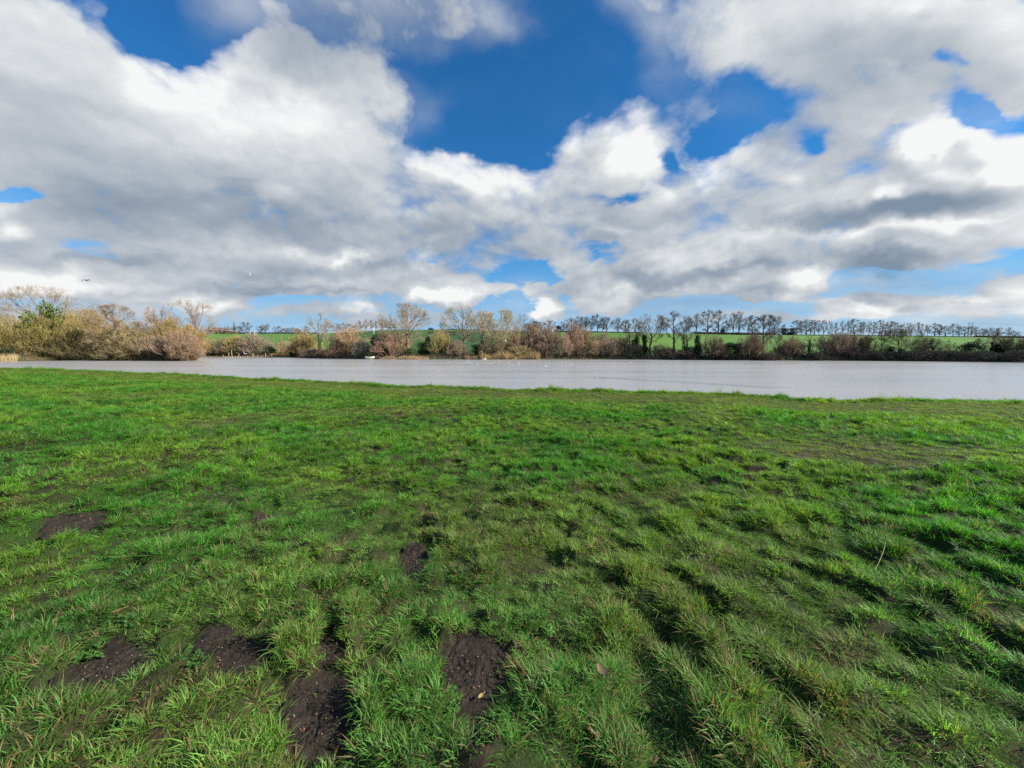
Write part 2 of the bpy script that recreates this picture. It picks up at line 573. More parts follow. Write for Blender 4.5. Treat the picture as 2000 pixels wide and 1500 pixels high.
for lab, (u, v, ru, rv, rot) in PATCHES:
    ru, rv = ru * 1.02, rv * 1.02
    ring = []
    for k in range(48):
        a = 2 * math.pi * k / 48
        du, dv = ru * math.cos(a), rv * math.sin(a)
        c, s = math.cos(R(rot)), math.sin(R(rot))
        ring.append(ground_at(u + du * c - dv * s, v + du * s + dv * c))
    ring = np.array(ring)
    cx, cy = ground_at(u, v)
    rad = np.hypot(ring[:, 0] - cx, ring[:, 1] - cy)
    ang = np.arctan2(ring[:, 1] - cy, ring[:, 0] - cx)
    o = np.argsort(ang)
    _patch_w.append((cx, cy, ang[o], rad[o]))


def patch_s(k, x, y):
    """1 on the outline of soil patch k, below 1 inside."""
    cx, cy, ang, rad = _patch_w[k]
    dx, dy = x - cx, y - cy
    a = np.arctan2(dy, dx)
    r = np.interp(a, ang, rad, period=2 * np.pi)
    wob = 1 + .30 * pnoise(x * 5 + 3 * k, y * 5) + .30 * pnoise(x * 14, y * 14 + k)
    return np.hypot(dx, dy) / (r * wob)


def soil_mask(x, y):
    m = np.zeros(np.shape(x))
    for k in range(len(PATCHES)):
        m = np.maximum(m, 1 - sstep(1.0, 1.35, patch_s(k, x, y)))
    return m


_sx, _sy = ground_at(1680, 862)


def fields(x, y):
    """Tussock strength, short-grass weight, place between camera (0) and bank edge (1)."""
    x, y = np.asarray(x, float), np.asarray(y, float)
    r = np.hypot(x, y)
    s = r / shore_R(np.arctan2(x, y))
    wx, wy = x + .25 * pnoise(x * 1.1, y * 1.1), y + .25 * pnoise(x * 1.1 + 40, y * 1.1)
    tus = .45 * pnoise(wx * 1.35, wy * 1.35) + .60 * pnoise(wx * 2.9 + 11, wy * 2.9) + .72 * pnoise(wx * 5.5 + 31, wy * 5.5)
    a, b = wx * .58 - wy * .81, wx * .81 + wy * .58          # along and across the ridges that run towards the camera
    rid = .25 * pnoise(a * .9 + 5, b * 2.5) + .65 * pnoise(a * 2.0, b * 4.0 + 8) + .55 * pnoise(a * 3.6, b * 5.5 + 3)
    wr = sstep(-.4, 1.6, x) * (1 - sstep(9, 14, r))
    t = tus * (1 - .45 * wr) + rid * 1.05 * wr
    t = t + .45 * pnoise(x * .35 + 3, y * .35 + 8)
    short = sstep(.62, .80, s) * (1 - sstep(.93, .97, s) * .9)
    short = np.maximum(short, .95 * (1 - sstep(.5, 1.25, np.hypot((x - _sx) / 2.4, (y - _sy) / 1.5) + .25 * pnoise(x, y))))
    short = np.maximum(short, .55 * sstep(.15, .55, pnoise(x * .22 + 31, y * .22 + 5)))
    return t, short, s


def near_z(x, y):
    x, y = np.asarray(x, float), np.asarray(y, float)
    t, short, s = fields(x, y)
    z = 1.2 - .76 * sstep(.0, 1.0, s * .97) - .10 * sstep(.985, 1.0, s) - 1.6 * sstep(1.0, 1.10, s)
    rr = np.hypot(x, y)
    amp = (.086 * (1 - .75 * short)) * (1 + .55 * sstep(3.5, 8, rr)) * (1 - sstep(.96, 1.0, s))
    m = soil_mask(x, y)
    z = z + amp * t * (1 - .85 * m) + .012 * fbm(x * 5, y * 5, 2) * (1 - m) - .022 * m
    z = z + .10 * pnoise(x * .16, y * .16) * (1 - sstep(.8, 1.0, s)) * sstep(1.0, 4.0, np.hypot(x, y))
    return z


# ------------------------------------------------------------------ near bank
def build_ground():
    fine = np.linspace(R(-66), R(66), 760)
    rest = np.linspace(R(66), R(294), 70)[1:-1]
    ph = np.concatenate([fine, rest])
    na, nr = len(ph), 300
    k = np.linspace(0, 1, nr)
    Rm = 1.14 * shore_R((ph + np.pi) % (2 * np.pi) - np.pi)
    # most rings close to the camera, more again at the bank's edge
    r = 0.5 * (Rm[:, None] / 0.5) ** (k[None, :])
    x, y = r * np.sin(ph)[:, None], r * np.cos(ph)[:, None]
    z = near_z(x, y)
    V = np.stack([x, y, z], -1).reshape(-1, 3)
    i, j = np.meshgrid(np.arange(na), np.arange(nr - 1), indexing='ij')
    i2 = (i + 1) % na
    F = np.stack([i * nr + j, i2 * nr + j, i2 * nr + j + 1, i * nr + j + 1], -1).reshape(-1, 4)[:, ::-1]
    V = np.concatenate([V, [[0, 0, 1.2]]])
    c = len(V) - 1
    cap = np.stack([np.arange(na) * nr, np.full(na, c), (np.arange(na) + 1) % na * nr], -1)[:, ::-1]
    t, short, s = fields(V[:, 0], V[:, 1])
    m, N, out = material('turf_soil')
    p = geo_pos(N)
    n1, n2, n3 = N.noise(p, 2.2, 4, .6), N.noise(p, 14, 5, .65), N.noise(p, 130, 4, .7)
    soil = N.mix(N.range(n2, .35, .7), (.020, .014, .009), (.055, .040, .024))
    shaded_moss = N.mix(N.range(n3, .3, .7), (.015, .036, .006), (.045, .080, .014))  # mossy thatch, darkened to paint in shaded gaps between the tufts
    sh = attr(N, 'short').outputs['Fac']
    wear = N.math('MULTIPLY', sh, N.range(N.noise(p, 1.3, 5, .6), .40, .62))
    c1 = N.mix(N.range(n1, .38, .62), shaded_moss, soil)
    c2 = N.mix(N.math('MULTIPLY', wear, .8), c1, (.085, .062, .036))
    h = N.math('ADD', n2, N.math('MULTIPLY', n3, .4))
    principled(N, out, c2, .95, bump(N, h, .8, .03), .2)
    me = np_mesh('ground', V, [F, cap], [m], True, {'short': ('FLOAT', short)})
    return tag(link('ground', me), kind='structure')


build_ground()

# ------------------------------------------------------------------ bare soil patches
def soil_material():
    m, N, out = material('bare_soil')
    p = geo_pos(N)
    n1, n2, n3 = N.noise(p, 9, 5, .65), N.noise(p, 55, 5, .7), N.noise(p, 240, 3, .6)
    c = N.mix(N.range(n1, .35, .65), (.022, .016, .011), (.050, .037, .026))
    c = N.mix(N.range(n2, .56, .70, 0, .7), c, (.10, .076, .056))
    c = N.mix(N.range(n3, .70, .76, 0, .5), c, (.17, .13, .10))
    cr = N.n('ShaderNodeTexVoronoi', feature='DISTANCE_TO_EDGE')
    N.put(cr.inputs['Vector'], N.vmath('ADD', p, N.vmath('SCALE', N.noise(p, 14, 3, .6, color=True), scale=.12)))
    cr.inputs['Scale'].default_value = 8
    crack = N.range(cr.outputs['Distance'], 0, .05)
    h = N.math('ADD', N.math('MULTIPLY', crack, .6), N.math('ADD', n2, N.math('MULTIPLY', n3, .3)))
    principled(N, out, c, .92, bump(N, h, 1.0, .02), .25)
    return m


SOIL = soil_material()
STONE = plain('pale_stone', (.24, .18, .13), .8, .45, 90)
BRICK = plain('brick_crumb', (.26, .09, .05), .85, .3, 40)


def stones(rng, pts, sizes):
    """Little angular stones (squashed octahedra with a cut top)."""
    A = Acc()
    for (x, y, z), s in zip(pts, sizes):
        a0 = rng.rand() * 6.28
        q = [(math.cos(a0 + k * 1.2566) * s * rng.uniform(.7, 1.1), math.sin(a0 + k * 1.2566) * s * rng.uniform(.5, .9)) for k in range(5)]
        V = [(x + px, y + py, z - s * .25) for px, py in q] + [(x + px * .6, y + py * .6, z + s * rng.uniform(.35, .55)) for px, py in q]
        A.add(V, [(k, (k + 1) % 5, (k + 1) % 5 + 5, k + 5) for k in range(5)], [(5, 6, 7, 8, 9)])
    return A


def build_patches():
    rng = np.random.RandomState(3)
    for k, (lab, _) in enumerate(PATCHES):
        cx, cy, ang, rad = _patch_w[k]
        na, nr = 90, 34
        a = np.linspace(-np.pi, np.pi, na, endpoint=False)
        f = np.linspace(0, 1.35, nr) ** .9
        Rr = np.interp(a, ang, rad, period=2 * np.pi)
        x = cx + np.cos(a)[:, None] * Rr[:, None] * f
        y = cy + np.sin(a)[:, None] * Rr[:, None] * f
        s = patch_s(k, x, y)
        inside = 1 - sstep(.8, 1.25, s)
        clod = fbm(x * 8, y * 8, 3, .6) + .35 * np.abs(fbm(x * 26, y * 26, 3, .6))
        z = near_z(x, y) + .010 * inside + .0075 * inside * clod + .007 * inside * fbm(x * 40, y * 40, 2) - .03 * sstep(1.12, 1.4, s) + .004
        V = np.stack([x, y, z], -1).reshape(-1, 3)
        i, j = np.meshgrid(np.arange(na), np.arange(nr - 1), indexing='ij')
        i2 = (i + 1) % na
        F = np.stack([i * nr + j, i2 * nr + j, i2 * nr + j + 1, i * nr + j + 1], -1).reshape(-1, 4)[:, ::-1]
        o = link('soil_patch', np_mesh('soil_patch', V, F, [SOIL], True))
        tag(o, lab, None, 'bare soil patches in the grass', 'structure')
        area = np.mean(rad) ** 2
        for name, mat, n, lo, hi in (('pebble', STONE, int(40 + 260 * area), .0015, .005), ('brick_crumb', BRICK, int(5 + 30 * area), .002, .009)):
            rr = np.sqrt(rng.rand(n)) * .85
            aa = rng.rand(n) * 6.283 - np.pi
            q = np.interp(aa, ang, rad, period=2 * np.pi) * rr
            px, py = cx + np.cos(aa) * q, cy + np.sin(aa) * q
            pz = near_z(px, py) + .022
            sz = lo + (hi - lo) * rng.rand(n) ** 3
            A = stones(rng, np.stack([px, py, pz], -1), sz)
            tag(link(name, A.mesh(name, [mat]), o), kind='stuff')


build_patches()

# ------------------------------------------------------------------ lake
def build_water():
    m, N, out = material('lake_water')
    p = geo_pos(N)
    q = N.vmath('MULTIPLY', p, (1.0, 1.35, 1.0))
    big = N.noise(N.vmath('MULTIPLY', p, (.05, .09, .05)), 1.0, 4, .55)
    w1 = N.noise(q, .75, 3, .55, dist=.4)
    w2 = N.noise(N.vmath('ADD', q, (13, 5, 2)), 2.6, 4, .6, dist=.3)
    # a calmer streak of darker ripples off the bank, and long faint wind lanes
    x, y, z = N.xyz(p)
    ax, ay, bx, by = 8.0, 44.0, 20.5, 30.5
    ln = math.hypot(bx - ax, by - ay)
    ex, ey = (bx - ax) / ln, (by - ay) / ln
    al = N.math('MULTIPLY_ADD', x, ex / ln, N.math('MULTIPLY_ADD', y, ey / ln, -(ax * ex + ay * ey) / ln))
    ac = N.math('ABSOLUTE', N.math('MULTIPLY_ADD', x, -ey, N.math('MULTIPLY_ADD', y, ex, ax * ey - ay * ex)))
    ac = N.math('ADD', ac, N.math('MULTIPLY_ADD', N.noise(p, .35, 4, .6), 4.0, -2.0))
    streak = N.math('MULTIPLY', N.range(ac, 2.2, .3, 0, 1, True), N.math('MULTIPLY', N.range(al, -.05, .25, 0, 1, True), N.range(al, 1.35, .9, 0, 1, True)))
    lane = N.range(N.noise(N.vmath('MULTIPLY', p, (.012, .10, 1)), 1.0, 4, .6), .38, .66)
    h = N.math('ADD', N.math('MULTIPLY', w1, N.math('MULTIPLY_ADD', streak, .060, .032)), N.math('MULTIPLY', w2, N.math('MULTIPLY_ADD', streak, .012, .013)))
    b = N.n('ShaderNodeBump')
    b.inputs['Strength'].default_value = 1.0
    b.inputs['Distance'].default_value = 1.0
    N.put(b.inputs['Height'], N.math('MULTIPLY', h, N.range(big, .35, .65, .75, 1.25)))
    c = N.mix(N.range(N.noise(p, .02, 4, .5), .35, .65), (.315, .30, .285), (.305, .305, .305))
    principled(N, out, c, N.math('MULTIPLY_ADD', streak, -.12, N.math('MULTIPLY_ADD', lane, .14, .20)), b.outputs[0], .5, IOR=1.33)
    n = 60
    X, Y = np.meshgrid(np.linspace(-900, 900, n), np.linspace(-40, 420, n))
    V = np.stack([X, Y, np.zeros_like(X)], -1).reshape(-1, 3)
    i, j = np.meshgrid(np.arange(n - 1), np.arange(n - 1), indexing='ij')
    F = np.stack([i * n + j, i * n + j + 1, (i + 1) * n + j + 1, (i + 1) * n + j], -1).reshape(-1, 4)
    tag(link('water', np_mesh('water', V, F, [m], True)), kind='structure')


build_water()

# ------------------------------------------------------------------ far shore and the hill with its fields
FAR = np.array([(-300, 95), (0, 117), (60, 124), (120, 131), (300, 128), (370, 124), (384, 212), (560, 215), (600, 190), (640, 172), (720, 160), (800, 150),
                (1000, 150), (1200, 148), (1350, 139), (1500, 131), (1700, 124), (1900, 111), (2000, 104), (2300, 88)], float)
CREST_V = np.array([(-300, 650), (0, 650), (380, 648), (450, 652), (620, 652), (700, 647), (760, 644), (860, 645), (950, 645), (1050, 648), (1150, 649), (1300, 651),
                    (1430, 654), (1600, 655), (1750, 656.5), (1900, 658.5), (2000, 661), (2300, 664)], float)
CREST_Y = np.array([(-300, 500), (0, 500), (380, 520), (450, 560), (620, 560), (700, 480), (760, 400), (860, 330), (950, 320), (1050, 320), (1150, 300), (1300, 300),
                    (1430, 330), (1600, 360), (1750, 380), (2300, 380)], float)


def far_Y(u):
    return np.interp(u, FAR[:, 0], FAR[:, 1])


def crest_Y(u):
    return np.interp(u, CREST_Y[:, 0], CREST_Y[:, 1])


_CU = np.arange(-800, 2900, 20.0)
_CZ = np.array([CAM_Z + ray(u, np.interp(u, CREST_V[:, 0], CREST_V[:, 1]))[1] * crest_Y(u) for u in _CU])
_CZ = np.convolve(np.pad(_CZ, 3, mode='edge'), np.ones(7) / 7, mode='valid')


def hill_z(x, y):
    x, y = np.asarray(x, float), np.asarray(y, float)
    u = x_to_u(x, y)
    ys, yc, zc = far_Y(u), crest_Y(u), np.interp(u, _CU, _CZ)
    d = y - ys
    k = np.clip((d - 3) / (yc - ys - 3), 0, 1)
    prof = .72 * k + .28 * sstep(0, 1, k)
    z = np.where(d < 3, -1.2 + 1.85 * sstep(-4, 3, d), .65 + (zc - .65) * prof)
    z = z + .35 * pnoise(x * .03, y * .03) * sstep(5, 40, d) * (1 - sstep(.9, 1.0, k))
    return np.where(y > yc, zc - (y - yc) * .022, z)


def build_hill():
    U = np.concatenate([np.linspace(-700, 365, 60), np.linspace(366, 390, 13), np.linspace(391, 2100, 200), np.linspace(2120, 2800, 30)])
    S = np.concatenate([np.linspace(-.10, .0, 4), np.linspace(.004, .06, 12), np.linspace(.08, 1.0, 44), 1 + np.linspace(.02, 1, 12) ** 2 * 9])
    t = (U - 1000) / (FPX * math.cos(PITCH))
    ys, yc = far_Y(U), crest_Y(U)
    Y = ys[:, None] + (yc - ys)[:, None] * S[None, :]
    X = t[:, None] * Y
    Z = hill_z(X, Y)
    V = np.stack([X, Y, Z], -1).reshape(-1, 3)
    na, nr = Y.shape
    i, j = np.meshgrid(np.arange(na - 1), np.arange(nr - 1), indexing='ij')
    F = np.stack([i * nr + j, (i + 1) * nr + j, (i + 1) * nr + j + 1, i * nr + j + 1], -1).reshape(-1, 4)
    m, N, out = material('pasture')
    p = geo_pos(N)
    n1, n2 = N.noise(p, .018, 4, .55), N.noise(p, .9, 5, .65)
    g = N.mix(N.range(n1, .35, .65), (.070, .185, .022), (.110, .225, .030))
    g = N.mix(N.range(n2, .35, .75, 0, .45), g, (.05, .095, .022))
    # mown stripes across the slope
    x, y, z = N.xyz(p)
    wv = N.noise(N.comb(N.math('MULTIPLY', x, .006), N.math('MULTIPLY', y, .16)), 1.0, 3, .6)
    g = N.mix(N.range(wv, .40, .62, 0, .30), g, (.070, .110, .030))
    edge = attr(N, 'bank').outputs['Fac']
    g = N.mix(N.math('MULTIPLY', edge, N.range(n2, .2, .6, .55, 1.0)), g, N.mix(N.range(n2, .4, .7), (.055, .040, .022), (.10, .075, .040)))
    dark = attr(N, 'slope_shade').outputs['Fac']
    g = N.mix(dark, g, (.030, .085, .026))  # shade on the hillside, painted in as a darker green
    principled(N, out, g, .9, bump(N, n2, .6, .15), .2)
    u = x_to_u(V[:, 0], V[:, 1])
    d = V[:, 1] - far_Y(u)
    bank = 1 - sstep(4, 12, d + 3 * pnoise(V[:, 0] * .1, V[:, 1] * .1))
    k = d / (crest_Y(u) - far_Y(u))
    slope_shade = np.maximum(sstep(845, 870, u) * (1 - sstep(955, 1000, u)) * (k < .93), sstep(690, 700, u) * (1 - sstep(845, 870, u)) * .7)
    slope_shade = slope_shade * (k <= 1.0)
    tag(link('hill', np_mesh('hill', V, F, [m], True, {'bank': ('FLOAT', bank), 'slope_shade': ('FLOAT', slope_shade)})), kind='structure')


build_hill()


# ------------------------------------------------------------------ plants: generators
def bark_material(name, rough=.9):
    m, N, out = material(name)
    oi = N.n('ShaderNodeObjectInfo')
    p = geo_pos(N)
    n = N.noise(p, .55, 4, .6)
    n2 = N.noise(p, 5.0, 3, .6)
    k = N.math('MULTIPLY', N.range(n, .3, .7, .72, 1.28), N.range(n2, .3, .7, .85, 1.15))
    principled(N, out, N.vmath('SCALE', oi.outputs['Color'], scale=k), rough, None, .15)
    return m


TWIG = bark_material('twigs')
BARK = bark_material('bark')


def leaf_material():
    m, N, out = material('leaf')
    oi = N.n('ShaderNodeObjectInfo')
    p = geo_pos(N)
    k = N.math('MULTIPLY', N.range(N.noise(p, .7, 4, .6), .3, .7, .65, 1.35), N.range(N.noise(p, 7, 2, .6), .3, .7, .7, 1.3))
    c = N.vmath('SCALE', oi.outputs['Color'], scale=k)
    d = N.n('ShaderNodeBsdfPrincipled')
    N.put(d.inputs['Base Color'], c)
    d.inputs['Roughness'].default_value = .5
    d.inputs['Specular IOR Level'].default_value = .3
    tr = N.n('ShaderNodeBsdfTranslucent')
    N.put(tr.inputs['Color'], c)
    mx = N.n('ShaderNodeMixShader')
    mx.inputs[0].default_value = .25
    N.t.links.new(d.outputs[0], mx.inputs[1])
    N.t.links.new(tr.outputs[0], mx.inputs[2])
    N.t.links.new(mx.outputs[0], out.inputs[0])
    return m


LEAF = leaf_material()


def unit(v):
    return v / np.maximum(np.linalg.norm(v, axis=-1, keepdims=True), 1e-9)


def rand_dir(rng, n):
    return unit(rng.normal(size=(n, 3)))


def bezier(P0, P1, P2, n):
    t = np.linspace(0, 1, n + 1)[None, :, None]
    return P0[:, None] * (1 - t) ** 2 + 2 * P1[:, None] * t * (1 - t) + P2[:, None] * t * t


def tubes(A, C, r0, r1, sides):
    """C: (N, S+1, 3) centre lines, r0/r1 radii at both ends."""
    n, s1, _ = C.shape
    T = unit(np.gradient(C, axis=1))
    ref = np.where(np.abs(T[..., 2:3]) > .9, np.array([1., 0, 0]), np.array([0, 0, 1.]))
    U = unit(np.cross(T, ref))
    W = np.cross(T, U)
    k = np.linspace(0, 1, s1)[None, :]
    rad = np.asarray(r0).reshape(-1, 1) * (1 - k) + np.asarray(r1).reshape(-1, 1) * k
    a = np.arange(sides) * 2 * np.pi / sides
    V = C[:, :, None] + rad[..., None, None] * (np.cos(a)[None, None, :, None] * U[:, :, None] + np.sin(a)[None, None, :, None] * W[:, :, None])
    i, j, q = np.meshgrid(np.arange(n), np.arange(s1 - 1), np.arange(sides), indexing='ij')
    q2 = (q + 1) % sides
    b = (i * s1 + j) * sides
    F = np.stack([b + q, b + q2, b + sides + q2, b + sides + q], -1).reshape(-1, 4)
    A.add(V, F)


def ribbons(A, P, D, L, Wd, rng, bend=.25):
    """Twigs: thin tapering blades, two triangles each, slightly bent."""
    n = len(P)
    S = unit(np.cross(D, rand_dir(rng, n))) * (np.asarray(Wd) * .5).reshape(-1, 1)
    L = np.asarray(L).reshape(-1, 1)
    M = P + D * L * .5 + rand_dir(rng, n) * L * bend * .3
    E = P + D * L + rand_dir(rng, n) * L * bend * .6 + np.array([0, 0, .08]) * L
    V = np.stack([P - S, P + S, M + S * .7, M - S * .7, E], 1)
    i = np.arange(n)[:, None] * 5
    A.add(V, i + np.array([[0, 1, 2, 3]]), i + np.array([[3, 2, 4]]))


def pick_on(rng, C, per, lo, hi):
    """Random points and tangents on curves C, per of them on each."""
    n, s1, _ = C.shape
    t = lo + (hi - lo) * rng.rand(n, per)
    f = t * (s1 - 1)
    i = np.minimum(f.astype(int), s1 - 2)
    w = (f - i)[..., None]
    ar = np.arange(n)[:, None]
    P = C[ar, i] * (1 - w) + C[ar, i + 1] * w
    T = unit(C[ar, i + 1] - C[ar, i])
    return P.reshape(-1, 3), T.reshape(-1, 3), t.ravel()


def keep_in(P, E, cen, rad, k=1.0):
    """Shorten P->E so that E stays inside the crown's ellipsoid."""
    for _ in range(5):
        q = np.linalg.norm((E - cen) / rad, axis=1)
        f = np.where(q > k, .72, 1.0)[:, None]
        E = P + (E - P) * f
    return E


def crown_mesh_levels(rng, A_l, A_c, limbs, cen, rad, W, n2, n3, n4, r1, up=.25, droop=0., tw=1.0, spread=.8):
    """Branches, twigs and twig tips on the limbs."""
    P, T, t = pick_on(rng, limbs, n2, .22, 1.0)
    out = unit(P - cen + np.array([0, 0, 1e-3]))
    D = unit(T * .6 + rand_dir(rng, len(P)) * spread + out * .35 + np.array([0, 0, up]))
    L = W * (.22 + .30 * rng.rand(len(P))) * (1.15 - .6 * t)
    E = keep_in(P, P + D * L[:, None], cen, rad)
    M = (P + E) / 2 + rand_dir(rng, len(P)) * L[:, None] * .12 + np.array([0, 0, -.06]) * L[:, None] * (1 if up > 0 else -1)
    C2 = bezier(P, M, E, 4)
    rr = r1 * .42 * (1.1 - .7 * t)
    tubes(A_c, C2, rr, rr * .3, 3)
    P, T, t = pick_on(rng, C2, n3, .2, 1.0)
    D = unit(T * .7 + rand_dir(rng, len(P)) * spread + np.array([0, 0, up * .8 - droop * .5]))
    L = np.repeat(L, n3) * (.35 + .35 * rng.rand(len(P)))
    E = keep_in(P, P + D * L[:, None], cen, rad, 1.03)
    M = (P + E) / 2 + rand_dir(rng, len(P)) * L[:, None] * .12
    C3 = bezier(P, M, E, 2)
    w3 = np.maximum(.016, np.repeat(rr, n3) * .35) * tw
    tubes(A_c, C3, w3, w3 * .5, 3)
    if n4:
        P, T, t = pick_on(rng, C3, n4, .15, 1.0)
        D = unit(T * .8 + rand_dir(rng, len(P)) * (spread * .9) + np.array([0, 0, up * .9 - droop]))
        L = np.clip(np.repeat(L, n4) * (.35 + .4 * rng.rand(len(P))), .25, 1.6)
        ribbons(A_c, P, D, L, np.full(len(P), .030) * tw, rng)


def gen_tree(seed, H, W, base=.22, habit='oak', n1=9, n2=9, n3=6, n4=4, lean=0., tw=1.0):
    """Bare deciduous tree: (trunk mesh with its limbs, crown mesh of branches and twigs)."""
    rng = np.random.RandomState(seed)
    A_l, A_c = Acc(), Acc()
    zb = H * base
    cen = np.array([lean * H * .5, 0, (zb + H) / 2])
    rad = np.array([W, W, (H - zb) / 2 * 1.02])
    r0 = .020 * H + .012 * W
    top = {'oak': .55, 'tall': .90, 'fan': .42, 'vase': .30}[habit] * H
    n = 9
    tz = np.linspace(0, 1, n)
    wob = np.cumsum(rng.normal(size=(n, 2)) * .018 * H, axis=0) * (tz[:, None])
    tr = np.stack([wob[:, 0] + lean * H * .5 * tz ** 1.3, wob[:, 1], tz * top], -1)[None]
    rt = {'oak': .55, 'tall': .16, 'fan': .6, 'vase': .75}[habit]
    tubes(A_l, tr, [r0 * 1.15], [r0 * rt], 8)
    k = (np.arange(n1) + .6 * rng.rand(n1)) / n1
    lo = max(zb * .75, .06 * H) / top
    h = np.clip(lo + (1 - lo) * k, 0, 1)
    if habit in ('vase', 'fan'):
        h = np.clip(.40 + .60 * k, 0, 1)
    f = h * (n - 1)
    i = np.minimum(f.astype(int), n - 2)
    S = tr[0, i] * (1 - (f - i))[:, None] + tr[0, i + 1] * (f - i)[:, None]
    az = np.arange(n1) * 2.39996 + rng.rand(n1) * .7 + rng.rand() * 6
    if habit == 'tall':
        el = -.80 + 1.95 * k + .2 * (rng.rand(n1) - .5)
    elif habit in ('vase', 'fan'):
        el = rng.permutation(np.linspace(-.60, 1.35, n1)) + .1 * (rng.rand(n1) - .5)
    else:
        el = -.55 + 1.95 * k + .25 * (rng.rand(n1) - .5)
    u = np.stack([np.cos(az) * np.cos(el), np.sin(az) * np.cos(el), np.sin(el)], -1)
    E = cen + u * rad * (.80 + .16 * rng.rand(n1))[:, None]
    d = E - S
    hor = np.stack([d[:, 0], d[:, 1], 0 * az], -1)
    c = {'oak': .55, 'tall': .55, 'fan': .30, 'vase': .22}[habit]
    M = S + hor * c + np.array([0, 0, 1.]) * (np.maximum(d[:, 2:3], 0) * (.30 if habit == 'oak' else .62) + .03 * H) + rand_dir(rng, n1) * W * .09
    C1 = bezier(S, M, E, 7)
    C1[:, 1:-1] += rng.normal(size=(n1, 6, 3)) * W * .025
    r1 = r0 * (.30 + .22 * rng.rand(n1)) * (1.1 - .45 * h)
    tubes(A_l, C1, r1, r1 * .25, 5)
    # leader
    if habit == 'tall':
        C1 = np.concatenate([C1, bezier(tr[:, -4], tr[:, -1], cen[None] + np.array([[0, 0, rad[2] * .96]]), 7)])
        r1 = np.concatenate([r1, [r0 * .2]])
        tubes(A_l, C1[-1:], [r0 * .2], [r0 * .05], 4)
    # forks of the limbs
    P, T, t = pick_on(rng, C1, 2, .35, .75)
    D = unit(T + rand_dir(rng, len(P)) * .55 + unit(P - cen) * .3)
    L = W * (.45 + .3 * rng.rand(len(P)))
    E2 = keep_in(P, P + D * L[:, None], cen, rad, .98)
    C1b = bezier(P, (P + E2) / 2 + rand_dir(rng, len(P)) * W * .06 + np.array([0, 0, W * .03]), E2, 7)
    rb = np.repeat(r1, 2) * .5
    tubes(A_l, C1b, rb, rb * .3, 4)
    limbs = np.concatenate([C1, C1b])
    crown_mesh_levels(rng, A_l, A_c, limbs, cen, rad, W, max(3, n2 * 5 // 9), n3, n4, float(np.mean(r1)), up=.28, tw=tw)
    return A_l.mesh('trunk', [BARK], True), A_c.mesh('crown', [TWIG])


def gen_bush(seed, H, W, n1=34, n2=6, n3=5, n4=3, up=.45, flat=.85, arch=.25, tw=1.0, lumps=.2):
    """Bare many-stemmed bush or willow: (stems, crown of twigs)."""
    rng = np.random.RandomState(seed)
    A_l, A_c = Acc(), Acc()
    az = rng.rand(n1) * 2 * np.pi
    s = np.sqrt(rng.rand(n1))
    el = np.arccos(np.clip(s * 1.04, 0, 1))                 # even cover of the dome as seen from above
    el = np.clip(el + .15 * rng.normal(size=n1), .05, 1.5)
    lump = 1 - lumps * (.5 + .5 * np.sin(az * 3 + seed)) * rng.rand(n1)
    S = np.stack([np.cos(az) * s * W * .33, np.sin(az) * s * W * .33, -.1 + 0 * az], -1)
    E = np.stack([np.cos(az) * np.cos(el) * W * lump, np.sin(az) * np.cos(el) * W * lump, np.maximum(.25, np.sin(el) ** flat) * H * lump * .93], -1)
    d = E - S
    M = S + d * np.array([arch, arch, .62]) + rand_dir(rng, n1) * W * .07
    C1 = bezier(S, M, E, 6)
    r1 = (.012 * H + .02) * (.6 + .6 * rng.rand(n1))
    tubes(A_l, C1, r1, r1 * .3, 4)
    cen = np.array([0, 0, H * .12])
    rad = np.array([W * 1.06, W * 1.06, H * .93])
    crown_mesh_levels(rng, A_l, A_c, C1, cen, rad, max(W, H * .6), n2, n3, n4, float(np.mean(r1)), up=up, tw=tw, spread=.7)
    return A_l.mesh('stem', [BARK], True), A_c.mesh('crown', [TWIG])


def leaf_cards(A, P, size, rng, nrm=None):
    n = len(P)
    d = rand_dir(rng, n)
    if nrm is not None:
        d = unit(d + nrm * .8)
    a = unit(np.cross(d, rand_dir(rng, n)))
    b = np.cross(d, a)
    s = np.asarray(size).reshape(-1, 1) * (.7 + .6 * rng.rand(n, 1))
    V = np.stack([P - a * s, P - b * s * .45, P + a * s, P + b * s * .45 + d * s * .25], 1)
    i = np.arange(n)[:, None] * 4
    A.add(V, i + np.array([[0, 1, 2, 3]]))


